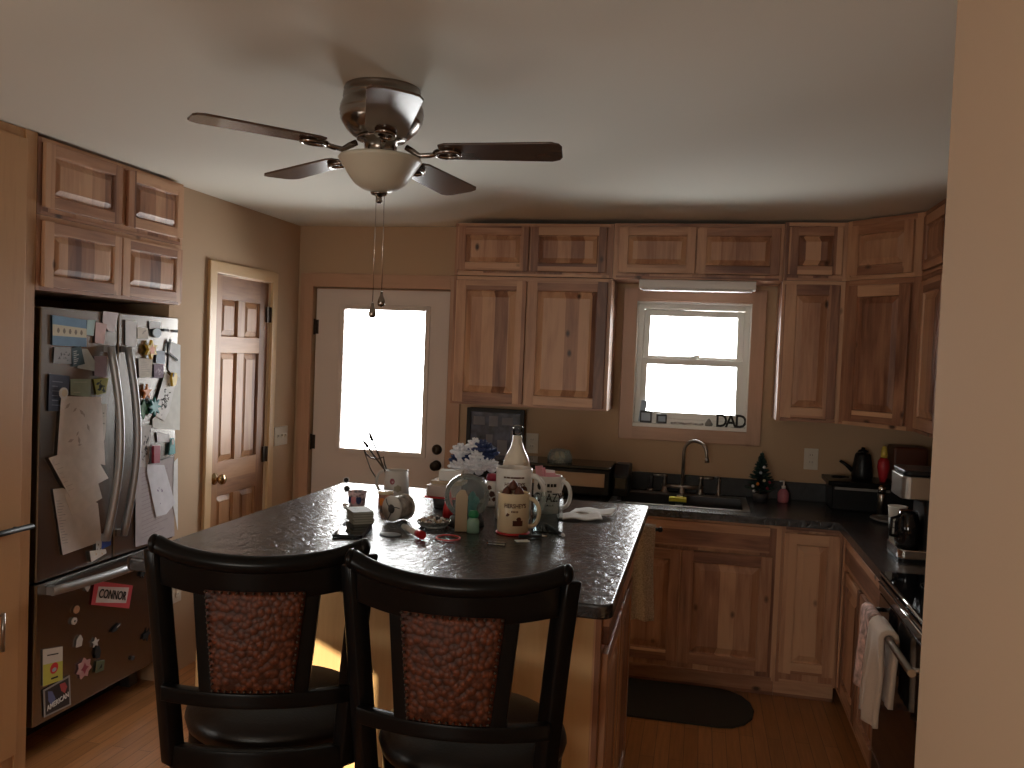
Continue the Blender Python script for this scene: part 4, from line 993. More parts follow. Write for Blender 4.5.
make_stool('black bar stool with embossed leather back panel, the right one at the island', (-.468, 1.862, 0), math.radians(5))

# ================================================================== THINGS ON THE ISLAND
Z = IZ+.0008
def handle_pts(cx, cy, r, z0, z1, ang, out):
    P = []
    for i in range(13):
        t_ = i/12; a = PI*t_; rr = r-.004+out*math.sin(a)**.8; z = z1+(z0-z1)*(0.5-0.5*math.cos(a)); P.append((cx+rr*math.cos(ang), cy+rr*math.sin(ang), z))
    return P
def mug(name, label, x, y, r, h, mat, ang, out, decor=None, z=None, cat='mug', hr=.007, taper=1.0, hz=(.14, .86), n=32):
    z = Z if z is None else z
    o = (x, y, z); T = thing(name, label, cat, o)
    m = MB(o); w = .004
    m.lathe([(.0001, 0), (r*.94, 0), (r, .006), (r*taper, h-.002), (r*taper-w/2, h), (r*taper-w, h-.002), (r-w, .010), (.0001, .008)], o, n); m.build('cup', mat, T)
    m = MB(o); m.tube(handle_pts(x, y, r*(1+taper)/2, z+h*hz[0], z+h*hz[1], ang, out), hr, 8); m.build('handle', mat, T)
    if decor:
        m = MB(o); mats = decor(m, x, y, r, z, h); m.build('printed_design', mats, T)
    return T
def patch(m, x, y, r, z, ang, w, h, mi=0, poly=None):
    """small raised print on a round wall; poly in local unit coords"""
    poly = poly or [(-.5, -.5), (.5, -.5), (.5, .5), (-.5, .5)]
    xs = [p[0] for p in poly]; a0, a1 = min(xs)+1e-4, max(xs)-1e-4; N = max(2, int(w*abs(a1-a0)/.003)); n = len(poly); vs = []; fs = []
    for i in range(N+1):
        u = a0+(a1-a0)*i/N; ys = []
        for k in range(n):
            (xa, ya), (xb, yb) = poly[k], poly[(k+1) % n]
            if (xa-u)*(xb-u) <= 0 and xa != xb: ys.append(ya+(yb-ya)*(u-xa)/(xb-xa))
        q = ang+u*w/r
        for d in (.0004, .0010):
            for b_ in (min(ys), max(ys)): vs.append((x+(r+d)*math.cos(q), y+(r+d)*math.sin(q), z+b_*h))
    for i in range(N):
        p = i*4; fs += [(p, p+4, p+5, p+1), (p+2, p+3, p+7, p+6), (p, p+2, p+6, p+4), (p+1, p+5, p+7, p+3)]
    fs += [(0, 1, 3, 2), (N*4, N*4+2, N*4+3, N*4+1)]
    m.add(vs, fs, mi)
def dec_h(m, x, y, r, z, h):
    a = math.atan2(-y, -x)
    add_text_round(m, "HERSHEY'S", .0195, (x, y), r, z+h*.70, a+.12, 0, .82)
    for i in range(5): patch(m, x, y, r, z+h*.56, a-.1+.09*i, .003, .006, 0)
    patch(m, x, y, r, z+h*.48, a-.35, .014, .012, 0, [(-.5, -.4), (.1, -.5), (.5, .1), (0, .5), (-.4, .2)])
    patch(m, x, y, r, z+h*.27, a+.3, .034, .018, 0); patch(m, x, y, r, z+h*.37, a+.36, .018, .016, 0, circ(.5, 8))
    return [M['brown']]
hx0, hy0 = -.592, 2.79
mug('mug', "cream mug with brown lettering and chocolate picture, nearest mug on the island", hx0, hy0, .053, .131, M['cream'], .05, .038, dec_h, z=Z+.006)
m = MB((hx0, hy0, Z)); m.lathe([(.0001, 0), (.054, 0), (.058, .003), (.056, .005), (.0001, .005)], (hx0, hy0, Z), 28); tag(m.build('coaster', M['red']), 'thin red coaster under the cream mug', 'coaster')
# chocolates heaped in the cream mug
rnd = random.Random(4)
for i, (dx, dy, dz) in enumerate(((-.022, -.012, 0), (.020, -.016, .004), (.0, .018, .006), (-.002, -.008, .022))):
    m = MB((hx0+dx, hy0+dy, Z+.13+dz)); m.lathe([(.0001, -.012), (.014, -.010), (.018, .0), (.013, .012), (.005, .02), (.0001, .024)], (hx0+dx, hy0+dy, Z+.134+dz), 12)
    ob = m.build('candy', M['brown'] if i != 2 else M['tan']); tag(ob, 'wrapped brown candies heaped in the top of the cream mug', 'candy', 'candies in the cream mug')
def dec_b(m, x, y, r, z, h):
    a = math.atan2(-y, -x)
    for i, w in enumerate((.008, .014, .010, .016, .012, .012)):
        patch(m, x, y, r, z+h*.84, a-.52+.2*i, w, .006, 0)
    add_text_round(m, "HERSHEY'S", .020, (x, y), r, z+h*.70, a+.05, 0, .8)
    patch(m, x, y, r, z+h*.60, a+.55, .036, .032, 0, circ(.5, 12)); patch(m, x, y, r, z+h*.50, a+.05, .045, .020, 0, circ(.5, 12)); patch(m, x, y, r, z+h*.52, a-.5, .026, .018, 0, circ(.5, 12))
    return [M['brown']]
mug('mug', 'giant white mug printed with brown words and candies behind the cream mug', -.646, 3.035, .066, .187, M['white'], -.03, .052, dec_b, hr=.010, cat='mug')
def dec_c(m, x, y, r, z, h):
    a = math.atan2(-y, -x)
    add_text_round(m, "WELCOME", .016, (x, y), r, z+h*.74, a, 0, .9) if False else None
    patch(m, x, y, r, z+h*.74, a-.62, .020, .030, 0, [(-.5, 0), (-.2, .5), (.3, .4), (.5, 0), (.2, -.5), (-.3, -.4)])
    for i, w in enumerate((.008, .010, .009, .012)): patch(m, x, y, r, z+h*.77, a-.2+.24*i, w, .012, 0)
    for i in range(3): patch(m, x, y, r, z+h*.61, a-.05+.14*i, .006, .007, 0)
    add_text_round(m, "CRAZY", .044, (x, y), r, z+h*.43, a+.10, 0, .82)
    for i, w in enumerate((.010, .008, .012, .009, .008)): patch(m, x, y, r, z+h*.24, a-.36+.19*i, w, .010, 0, [(-.5, -.5), (.0, -.2), (.5, -.4), (.4, .5), (-.3, .3)])
    return [M['black']]
mug('mug', 'white mug printed with black slogan words holding pink sweetener packets', -.552, 3.215, .054, .142, M['white'], -.02, .038, dec_c, hr=.008)
for i in range(6):
    a = -.9+.3*i; x, y = -.575+.012*i, 3.20+(i % 3)*.012; q = random.Random(i).random()
    fr = Matrix.Translation(Vector((x, y, Z+.085))) @ Matrix.Rotation(-.5+.22*i, 4, 'Z') @ Matrix.Rotation(.25*(q-.5)+(.10*(i-2.5)), 4, 'Y')
    m = MB((x, y, Z+.085), fr); m.box(-.018, .018, -.0018, .0018, 0, .092-.008*i, 0)
    tag(m.build('sweetener_packet', M['pink'] if i % 3 != 2 else M['paperw'], bevel=.001), 'pink and white paper packets standing in the white slogan mug', 'packet', 'packets in the slogan mug')
# bottle
bx, by = -.683, 3.24; o = (bx, by, Z); T = thing('liqueur_bottle', 'cream-coloured long-necked bottle with clear stopper behind the giant mug', 'bottle', o)
m = MB(o); m.lathe([(.0001, 0), (.050, 0), (.053, .006), (.053, .165), (.052, .175), (.047, .195), (.036, .218), (.026, .238), (.019, .258), (.0175, .275), (.0175, .285), (.0001, .285)], o, 36); m.build('bottle_body', M['creamliq'], T)
m = MB(o); m.lathe([(.019, .2855), (.0195, .315), (.018, .323), (.0001, .323)], o, 24); m.build('cap', M['clear'], T)
m = MB(o); a = math.atan2(-by, -bx)
for i, w in enumerate((.004, .003, .004, .003, .008, .005)): patch(m, bx, by, .053, Z+.166-.0, a-.45+.13*i, w, .012, 0)
m.build('printed_design', M['brown'], T)
# clear box with dark straw/pens
o = (-.50, 2.86, Z); T = thing('clear_tumbler', 'clear square plastic tumbler standing right of the cream mug', 'tumbler', o)
m = MB(o); x0, x1, y0, y1 = -.536, -.443, 2.83, 2.91; w = .003
m.box(x0, x0+w, y0, y1, Z, Z+.125).box(x1-w, x1, y0, y1, Z, Z+.125).box(x0+w, x1-w, y0, y0+w, Z, Z+.125).box(x0+w, x1-w, y1-w, y1, Z, Z+.125).box(x0+w, x1-w, y0+w, y1-w, Z, Z+.004)
m.build('cup', M['clear'], T)
# pens, papers lying in front
def rod(name, label, cat, p0, p1, r, mat, tip=None, group=None):
    o = p0; T = thing(name, label, cat, o, group); m = MB(o); m.tube([p0, p1], r, 10); m.build('barrel', mat, T)
    d = (Vector(p1)-Vector(p0)).normalized(); e = Vector(p1)
    m = MB(o); m.tube([e, e+d*.018], [r*1.05, r*.5], 10); m.build('tip', tip or mat, T); return T
rod('pen', 'black pen lying in front of the cream mug', 'pen', (-.555, 2.715, Z+.006), (-.485, 2.745, Z+.006), .0055, M['black'], M['chrome'])
rod('pen', 'black pen with pale tip lying right of the clear tumbler', 'pen', (-.505, 2.955-.02, Z+.006), (-.425, 2.80, Z+.006), .0055, M['black'], M['paperw'])
m = MB((-.56, 2.66, Z), Matrix.Translation(Vector((-.535, 2.675, 0))) @ Matrix.Rotation(.5, 4, 'Z')); m.box(-.022, .022, -.014, .014, Z, Z+.002); tag(m.build('paper_scrap', M['paperw']), 'white paper scrap in front of the cream mug', 'paper')
m = MB((-.6, 2.6, Z)); m.box(-.632, -.572, 2.590, 2.612, Z, Z+.008); tag(m.build('lighter', M['clear'], bevel=.003), 'small clear plastic stick nearest the front edge of the island', 'lighter')
# napkins / folded papers
for i, (x, y, a, zz) in enumerate(((-.415, 3.13, .25, 0), (-.375, 3.22, -.12, .006))):
    fr = Matrix.Translation(Vector((x, y, 0))) @ Matrix.Rotation(a, 4, 'Z')
    m = MB((x, y, Z+zz), fr)
    def fn(u, v, zz=zz): return ((u-.5)*.16, (v-.5)*.09, Z+zz+.004+.010*u*v+.006*math.sin(u*5)**2), (0, 0, 1)
    m.sheet(fn, 14, 8, .004); tag(m.build('napkin', M['paperw']), ('folded white napkin lying flat right of the slogan mug', 'upper folded napkin resting across the first one')[i], 'napkin')
# snow globe
gx, gy = -.775, 2.865; o = (gx, gy, Z); T = thing('snow_globe', 'clear round snow globe with a teal figure inside on the island', 'snow globe', o)
m = MB(o); m.lathe([(.0001, 0), (.062, 0), (.064, .004), (.055, .026), (.0001, .026)], o, 28); m.build('base', M['darkplastic'], T)
m = MB(o); m.ball((gx, gy, Z+.099), .078, 32, 18); m.build('globe', M['globe'], T)
m = MB(o); m.lathe([(.0001, 0.006), (.022, 0.006), (.015, .03), (.020, .045), (.012, .06), (.016, .072), (.009, .088), (.0001, .095)], (gx+.02, gy, Z+.0225), 16); m.ball((gx+.034, gy-.005, Z+.085), (.013, .01, .016)); m.ball((gx+.004, gy-.005, Z+.07), (.012, .01, .012)); m.build('figure', M['teal'], T)
o = (-.715, 2.735, Z); T = thing('sanitizer_bottle', 'small green-capped bottle standing before the snow globe', 'bottle', o)
m = MB(o); m.lathe([(.0001, 0), (.020, 0), (.021, .004), (.021, .04), (.014, .052), (.0001, .052)], o, 20, sy=.7); m.build('body', plain('pale_green_gel', (.25, .45, .36), .15), T)
m = MB(o); m.lathe([(.017, .0525), (.018, .062), (.012, .074), (.0001, .075)], o, 18, sy=.8); m.build('cap', M['green'], T)
fr = Matrix.Translation(Vector((-.757, 2.735, Z+.001))) @ Matrix.Rotation(.25, 4, 'Z') @ Matrix.Rotation(-.08, 4, 'X')
m = MB((-.757, 2.735, Z), fr); P = [(-.020, 0), (.020, 0), (.020, .118), (.010, .138), (-.006, .138), (-.020, .120)]; m.M = fr @ Matrix.Rotation(PI/2, 4, 'X'); m.prism(P, -.006, .006)
tag(m.build('tan_pouch', M['tan'], bevel=.002), 'upright tan paper pouch leaning before the left side of the snow globe', 'pouch')
m = MB((-.872, 2.97, Z)); m.lathe([(.0001, 0), (.020, 0), (.018, .03), (.006, .10), (.0001, .112)], (-.872, 2.97, Z), 16); tag(m.build('party_cone', M['red']), 'narrow red cone standing left of the snow globe', 'cone')
# red ring and marker
m = MB((-.765, 2.62, Z)); m.tube([(-.765+.038*math.cos(i*PI/20), 2.617+.040*math.sin(i*PI/20), Z+.003) for i in range(40)], .0028, 8, closed=True); tag(m.build('jar_ring', M['red']), 'flat red ring lying near the front of the island', 'ring')
o = (-.85, 2.575, Z); T = thing('marker', 'white marker with a fat red cap pointing at the front of the island', 'marker', o)
m = MB(o); m.tube([(-.862, 2.60, Z+.011), (-.945, 2.70, Z+.0098)], [.010, .009], 12); m.build('barrel', M['white'], T)
m = MB(o); m.tube([(-.836, 2.568, Z+.0145), (-.862, 2.60, Z+.0132)], [.0135, .012], 14); m.build('cap', M['red'], T)
# oval lid
m = MB((-.955, 2.60, Z)); m.lathe([(.0001, 0), (.034, 0), (.036, .002), (.030, .004), (.0001, .003)], (-.955, 2.60, Z), 24, sy=.8); tag(m.build('oval_lid', M['lblue']), 'small pale oval lid lying flat in front of the ribbon reel', 'disc')
# tray of beads
o = (-.868, 2.79, Z); T = thing('bead_dish', 'shallow clear dish heaped with small mixed trinkets', 'dish', o)
m = MB(o); m.lathe([(.0001, 0), (.045, 0), (.058, .012), (.060, .020), (.057, .020), (.044, .005), (.0001, .004)], o, 28, sy=.95); m.build('dish', M['globe'], T)
m = MB(o); rnd = random.Random(11)
for i in range(90):
    a = rnd.random()*6.28; r_ = .050*math.sqrt(rnd.random()); m.ball((o[0]+r_*math.cos(a), o[1]+r_*.8*math.sin(a), Z+.017+.018*(1-r_/.05)*rnd.random()), .005+.003*rnd.random(), 8, 5, i % 4)
bd = m.build('trinkets', [M['beads'], M['tan'], M['darkplastic'], M['paperw']], T); bd['kind'] = 'stuff'
# stacked tubs, box and lid
o = (-.955, 3.16, Z); m = MB(o); m.lathe([(.0001, 0), (.040, 0), (.046, .035), (.0001, .035)], (-.945, 3.16, Z), 22); tag(m.build('dark_bowl', M['darkplastic']), 'small dark bowl under the red-lidded tub', 'bowl')
o = (-.95, 3.17, Z+.0355); T = thing('plastic_tub', 'frosted food tub with a red rim standing on the dark bowl', 'tub', o)
m = MB(o); m.prism(rrect(-1.01, -.89, 3.12, 3.22, .02, 4), Z+.042, Z+.085); m.build('body', plain('frosted_tub', (.50, .42, .38), .4), T, bevel=.003)
m = MB(o); m.prism(rrect(-1.016, -.884, 3.114, 3.226, .022, 4), Z+.0358, Z+.0418); m.build('lid', M['red'], T, bevel=.002)
m = MB((-.93, 3.20, Z+.0855)); m.prism(rrect(-1.0, -.875, 3.15, 3.24, .006, 2), Z+.0855, Z+.098); tag(m.build('booklet', M['tan']), 'tan booklet lying on the frosted tub', 'booklet')
m = MB((-.92, 3.19, Z+.0985), Matrix.Translation(Vector((-.93, 3.195, 0))) @ Matrix.Rotation(.12, 4, 'Z')); m.box(-.045, .045, -.03, .03, Z+.0985, Z+.138); tag(m.build('white_box', M['paperw'], bevel=.003), 'small white carton on top of the booklet and tub', 'box')
# flowers in a vase
vx, vy = -.875, 3.33; o = (vx, vy, Z); T = thing('flower_arrangement', 'dark vase with a full bunch of white and navy artificial flowers', 'flower vase', o)
m = MB(o); m.lathe([(.0001, 0), (.045, 0), (.058, .03), (.062, .06), (.050, .085), (.044, .095), (.040, .093), (.0001, .085)], o, 28); m.build('vase', M['vase'], T)
def bloom(name, c, r, mat, n=12, seed=0):
    m = MB(o); rnd = random.Random(seed)
    for ring_, (cnt, tilt, rr) in enumerate(((6, .25, .55), (9, .8, .8), (12, 1.35, 1.0))):
        for i in range(cnt):
            a = 2*PI*i/cnt+ring_*.4+rnd.random()*.2; el = PI/2-tilt
            d = Vector((math.cos(a)*math.cos(el), math.sin(a)*math.cos(el), math.sin(el)))
            p = Vector(c)+d*r*.62; fr = Matrix.Translation(p) @ d.to_track_quat('Z', 'Y').to_matrix().to_4x4()
            mm = m.M; m.M = fr; m.ball((0, 0, 0), (r*.26*rr, r*.20*rr, r*.34), 8, 5); m.M = mm
    m.ball(c, r*.55, 10, 6)
    return m.build(name, mat, T)
BL = [((-.055, -.02, .20), .038, 'petalw'), ((.0, -.035, .155), .036, 'petalw'), ((.048, -.03, .165), .036, 'petalw'), ((-.05, -.035, .145), .036, 'petalw'), ((-.035, .0, .175), .036, 'navy'),
      ((.035, -.01, .215), .042, 'navy'), ((.0, .0, .225), .036, 'petalw'), ((.06, .01, .20), .036, 'navy'), ((-.072, .0, .165), .032, 'navy'), ((.02, -.045, .19), .030, 'petalw'), ((.075, -.01, .150), .032, 'petalw'), ((-.075, -.01, .14), .03, 'petalw'), ((.0, .03, .2), .04, 'navy'), ((.03, -.04, .14), .03, 'petalw'), ((-.02, -.05, .125), .028, 'petalw'), ((.045, -.02, .185), .036, 'navy')]
for i, (c, r_, k) in enumerate(BL): bloom('blossom', (vx+c[0], vy+c[1], Z+c[2]-.01), r_*1.22, M[k], seed=i)
# small jar with dark pattern
o = (-.778, 3.255, Z); T = thing('spotted_jar', 'small white jar with dark spots between flowers and giant mug', 'jar', o)
m = MB(o); m.lathe([(.0001, 0), (.026, 0), (.030, .01), (.030, .085), (.022, .10), (.0001, .10)], o, 22); m.build('body', M['white'], T)
m = MB(o)
for i, (a, z_, s_) in enumerate(((-1.9, .03, .022), (-1.4, .05, .026), (-1.75, .075, .02), (-1.1, .03, .018), (-2.3, .06, .02))): patch(m, o[0], o[1], .030, Z+z_, a, s_, s_, 0, [(-.5, -.1), (-.1, -.5), (.5, -.2), (.3, .4), (-.2, .5)])
m.build('printed_design', M['brown'], T)
m = MB(o); m.lathe([(.024, .1005), (.026, .112), (.022, .125), (.0001, .127)], o, 20); m.build('lid', M['magenta'], T)
# metal pitcher with skewers
px_, py_ = -1.195, 3.31; 
def dec_p(m, x, y, r, z, h):
    a = math.atan2(-y, -x)
    patch(m, x, y, r*.97, z+h*.62, a-.35, .022, .026, 0, circ(.5, 10)); patch(m, x, y, r*.985, z+h*.35, a+.1, .034, .034, 1, starp(.5, 6, .7)); patch(m, x, y, r*.97, z+h*.60, a-.32, .010, .008, 2, circ(.5, 8))
    return [plain('print_rose', (.30, .08, .10), .5), plain('print_olive', (.30, .28, .2), .5), M['paperw']]
mug('pitcher', 'white enamel pitcher with a printed picture and handle on its left', px_, py_, .053, .105, plain('enamel', (.55, .52, .48), .35), PI+.1, .038, dec_p, cat='pitcher', hr=.0065, taper=.90, hz=(.10, .96))
def skewer(lab, p1, curl):
    p0 = (px_-.01+(.014 if curl else 0), py_+(.02 if curl else -.015), Z+.015); o = p0; m = MB(o); p1 = Vector(p1); p0 = Vector(p0)
    m.tube([p0, p0.lerp(p1, .5)+Vector((.004, 0, 0)), p1], .0038, 6); d = (p1-p0).normalized()
    m.tube([p1, p1+d*.02, p1+d*.045], [.007, .007, .001], 8)
    if curl:
        q = p0.lerp(p1, .72); m.tube([q+Vector((-.055, 0, .03)), q+Vector((-.03, 0, .008)), q, q+Vector((.03, 0, .012)), q+Vector((.035, 0, -.012)), q+Vector((.055, 0, -.07))], .0034, 6)
        m.tube([q+Vector((-.06, 0, .055)), q+Vector((-.05, 0, .02)), q+Vector((-.025, 0, -.04)), q+Vector((0, 0, -.075))], .003, 6)
    return tag(m.build('skewer', M['bronze']), lab, 'skewer')
skewer('straight dark metal skewer leaning left out of the enamel pitcher', (px_-.108, py_-.01, Z+.222), False)
skewer('curled dark metal skewer leaning farthest left out of the pitcher', (px_-.135, py_+.012, Z+.190), True)
# cups with floral prints
o = (-1.245, 3.02, Z); T = thing('printed_cup', 'small pink and blue floral paper cup at the left of the clutter', 'cup', o)
m = MB(o); m.lathe([(.0001, 0), (.029, 0), (.037, .058), (.035, .058), (.028, .004), (.0001, .003)], o, 24); m.build('cup', M['floral'], T)
m = MB(o)
for i, a in enumerate((-2.2, -1.6, -1.0)): patch(m, o[0], o[1], .0335, Z+.030, a, .022, .032, i % 2, circ(.5, 9))
m.build('printed_design', [M['navy'], plain('print_rose2', (.5, .18, .2), .5)], T)
for i, (x, y, z0, zt_, c) in enumerate(((-1.30, 3.04, .0, .094, 0), (-1.275, 2.99, .0, .070, 1))):
    o = (x, y, Z); T = thing('flower_pick', ('upper button-flower pick standing left of the floral cup', 'lower button-flower pick touching the floral cup rim')[i], 'ornament', o)
    m = MB(o); m.lathe([(.0001, 0), (.012, 0), (.010, .004), (.0001, .005)], o, 12).tube([(x, y, Z+.004), (x, y, Z+zt_-.006)], .0012, 6); m.build('stem', M['chrome'], T)
    m = MB(o); m.lathe([(.0001, 0), (.012, 0), (.012, .004), (.0001, .006)], (x, y, Z+zt_), 14, axis=(.35, -1, .1)); m.build('flower', M['petalw'] if c == 0 else M['ribbon'], T)
    m = MB(o); m.lathe([(.0001, 0.0062), (.009, .0062), (.007, .009), (.0001, .010)], (x, y, Z+zt_), 14, axis=(.35, -1, .1)); m.build('button', M['black'], T)
o = (-1.135, 3.03, Z); T = thing('small_tin', 'small red and cream printed tin behind the ribbon reel', 'tin', o)
m = MB(o); m.lathe([(.0001, 0), (.028, 0), (.028, .054), (.0001, .054)], o, 24); m.build('body', M['tin'], T)
m = MB(o); m.lathe([(.030, .0545), (.030, .064), (.0001, .065)], o, 24); m.build('lid', M['cream'], T)
m = MB(o); patch(m, o[0], o[1], .028, Z+.028, -1.7, .028, .03, 0, circ(.5, 9)); m.build('printed_design', M['orange'], T)
# tin reel on its side
ax = Vector((.42, .91, 0)).normalized(); c0 = Vector((-1.025, 2.795, Z+.046)); o = tuple(c0)
T = thing('ribbon_reel', 'grey reel of ribbon lying on its side in the middle of the clutter', 'reel', o)
m = MB(o); m.lathe([(.0001, 0), (.045, 0), (.0455, .004), (.043, .008), (.0001, .008)], c0, 32, axis=ax); m.build('front_disc', plain('grey_disc', (.6, .58, .55), .5), T)
m = MB(o); m.lathe([(.0001, .0085), (.040, .0085), (.0415, .018), (.040, .028), (.042, .038), (.040, .05), (.041, .06), (.0001, .062)], c0, 32, axis=ax); m.build('ribbon', M['ribbon'], T)
m = MB(o); m.lathe([(.0001, .0625), (.043, .0625), (.0455, .066), (.045, .072), (.0001, .072)], c0, 32, axis=ax); m.build('back_disc', M['ribbon'], T)
m = MB(o); m.lathe([(.0001, -.0035), (.012, -.0035), (.016, -.0005), (.0001, -.0004)], c0, 18, axis=ax); R = ax.to_track_quat('Z', 'Y').to_matrix().to_4x4()
m.M = Matrix.Translation(c0) @ R
for i in range(3):
    a = i*2*PI/3+.4; m.tube([(.010*math.cos(a), .010*math.sin(a), -.002), (.028*math.cos(a+.35), .028*math.sin(a+.35), -.002), (.041*math.cos(a+.5), .041*math.sin(a+.5), -.001)], .0016, 6)
m.build('hub', M['darkplastic'], T)
# booklets on a phone
ph = Matrix.Translation(Vector((-1.085, 2.605, 0))) @ Matrix.Rotation(.22, 4, 'Z')
o = (-1.062, 2.60, Z); T = thing('phone', 'black glossy phone lying under the stack of booklets', 'phone', o)
m = MB(o, ph); m.prism(rrect(-.048, .048, -.105, .115, .012), Z, Z+.009); m.build('case', M['blackplastic'], T, bevel=.002)
m = MB(o, ph); m.prism(rrect(-.043, .043, -.098, .108, .008), Z+.0092, Z+.0100); m.build('screen', M['blackglass'], T)
for i in range(5):
    fr = Matrix.Translation(Vector((-1.105+.002*(i % 2), 2.715-.002*i, 0))) @ Matrix.Rotation(.62+.03*math.sin(i*2.1), 4, 'Z')
    z0 = Z+.0105+i*.0086; o = (-1.105, 2.715, z0); m = MB(o, fr)
    m.box(-.036, .036, -.052, .052, z0, z0+.0014, 0).box(-.036, .036, -.052, .052, z0+.0068, z0+.0082, 0).box(-.035, .034, -.051, .051, z0+.0014, z0+.0068, 1).box(-.036, -.035, -.052, .052, z0+.0014, z0+.0068, 0)
    tag(m.build('booklet', [M['booklet'], plain('page_edges', (.36, .36, .31), .8)]), 'small grey-green booklets stacked on the phone', 'booklet', 'booklets stacked on the phone')

# ================================================================== THINGS ON THE BACK COUNTER
zc = zc1+.001
# framed picture on the wall
o = (-1.18, 4.99, 1.15); T = thing('framed_picture', 'dark framed picture leaning on the wall under the left wall cabinet', 'picture', o)
fr = frame((-1.355, 4.955, 1.012), (1, 0, 0)); m = MB(o, fr); w, h = .35, .325
m.box(0, .022, 0, h, 0, .02).box(w-.022, w, 0, h, 0, .02).box(.022, w-.022, h-.022, h, 0, .02).box(.022, w-.022, 0, .022, 0, .02); m.build('picture_frame', M['black'], T, bevel=.002)
m = MB(o, fr); m.box(.022, w-.022, .022, h-.022, 0, .008); m.build('photo', M['photo'], T)
m = MB(o, fr); 
for (a, b_, c_, d_) in ((.04, .11, .225, .275), (.135, .19, .22, .28), (.215, .28, .23, .275), (.12, .16, .10, .17), (.19, .25, .05, .14), (.27, .32, .12, .2)): m.box(a, b_, c_, d_, .008, .0085)
m.build('picture_detail', plain('print_grey', (.16, .15, .17), .5), T)
m = MB((-1.18, 4.95, .97)); m.box(-1.37, -.99, 4.925, 4.995, zc, 1.0115); tag(m.build('picture_stand', M['blackwood'], bevel=.003), 'low black stand the framed picture rests on', 'stand')
# bread box / toaster oven with tan front
o = (-.72, 4.70, zc); T = thing('toaster_oven', 'long black toaster oven with a tan front panel left of the sink', 'toaster oven', o)
m = MB(o); m.box(-.96, -.452, 4.56, 4.85, zc+.012, 1.065); m.build('body', M['blackplastic'], T, bevel=.006)
m = MB(o); m.box(-.93, -.478, 4.552, 4.559, .972, 1.045); m.build('front_panel', M['kraft'], T, bevel=.002)
m = MB(o); m.box(-.965, -.447, 4.55, 4.855, 1.0655, 1.082); m.build('top_rim', M['blackglass'], T, bevel=.004)
for q in (-.94, -.48):
    for r_ in (4.58, 4.82): 
        m = MB(o); m.lathe([(.012, 0), (.012, .0118)], (q, r_, zc), 12); m.build('foot', M['blackplastic'], T)
o = (-.74, 4.66, 1.083); T = thing('glass_dish', 'cut glass dish upside down on top of the toaster oven', 'dish', o)
m = MB(o); N = 20
prof = [(.068, 0), (.066, .02), (.060, .045), (.045, .066), (.02, .072), (.0001, .072)]
m.lathe(prof, o, N); m.build('bowl', M['cutglass'], T)
m = MB(o)
for i in range(12):
    a = i*PI/6; m.tube([(o[0]+.068*math.cos(a), o[1]+.068*math.sin(a), 1.088), (o[0]+.064*math.cos(a+.2), o[1]+.064*math.sin(a+.2), 1.118), (o[0]+.05*math.cos(a), o[1]+.05*math.sin(a), 1.148)], .003, 5)
m.build('cut_ribs', M['cutglass'], T)
o = (-.39, 4.75, zc); T = thing('coffee_grinder', 'low black appliance between toaster oven and sink', 'small appliance', o)
m = MB(o); m.prism([(4.62, zc), (4.9, zc), (4.9, 1.08), (4.70, 1.09), (4.62, 1.03)], -.442, -.345) if False else m.box(-.442, -.448+.004, 4.64, 4.641, zc, zc+.001)
m = MB(o, Matrix(((0, 0, 1, 0), (1, 0, 0, 0), (0, 1, 0, 0), (0, 0, 0, 1)))); m.prism([(4.64, zc), (4.9, zc), (4.9, 1.075), (4.72, 1.085), (4.64, 1.03)], -.441, -.36); m.build('body', M['blackplastic'], T, bevel=.006)
m = MB(o); m.box(-.43, -.371, 4.633, 4.6395, .96, 1.02); m.build('front_plate', M['blackglass'], T, bevel=.002)
# little christmas tree in a pot
tx, ty = .345, 4.86; o = (tx, ty, zc); T = thing('tabletop_tree', 'small dark decorated artificial tree right of the sink', 'tree', o)
m = MB(o); m.lathe([(.0001, 0), (.032, 0), (.042, .045), (.038, .045), (.0001, .04)], o, 20); m.build('pot', M['darkplastic'], T)
m = MB(o); rnd = random.Random(5); m.tube([(tx, ty, zc+.04), (tx, ty, zc+.275)], [.005, .001], 6)
for i in range(240):
    t_ = rnd.random()**.8; a = rnd.random()*6.283; R_ = .085*(1-t_)+.008; z = zc+.055+t_*.20
    m.tube([(tx, ty, z+.01), (tx+R_*math.cos(a)*.6, ty+R_*math.sin(a)*.6, z+.004), (tx+R_*math.cos(a), ty+R_*math.sin(a), z+.012)], [.004, .0045, .0008], 5)
m.build('foliage', M['dgreen'], T)
for i, (a, zz, r_, mt) in enumerate(((-1.9, .10, .058, 'orange'), (-1.3, .12, .052, 'cream'), (-2.4, .085, .058, 'petalw'), (-1.0, .08, .060, 'magenta'), (-1.7, .16, .044, 'lblue'), (-1.2, .19, .034, 'petalw'), (-2.2, .06, .062, 'petalw'), (-.7, .11, .055, 'magenta'))):
    m = MB(o); m.ball((tx+r_*math.cos(a), ty+r_*math.sin(a), zc+zz), .0085, 10, 7); m.build('bauble', M[mt], T)
# pink soap bottle
o = (.467, 4.87, zc); T = thing('soap_bottle', 'small clear bottle of pink soap right of the little tree', 'soap bottle', o)
m = MB(o); m.lathe([(.0001, 0), (.026, 0), (.030, .01), (.031, .05), (.020, .068), (.010, .076), (.0001, .076)], o, 22); m.build('bottle_body', plain('pink_soap', (.42, .14, .17), .12), T)
m = MB(o); m.lathe([(.011, .0765), (.011, .09), (.004, .092), (.004, .118), (.0001, .12)], o, 14).tube([(.467, 4.87, zc+.117), (.445, 4.855, zc+.117)], .004, 6); m.build('pump', M['white'], T)
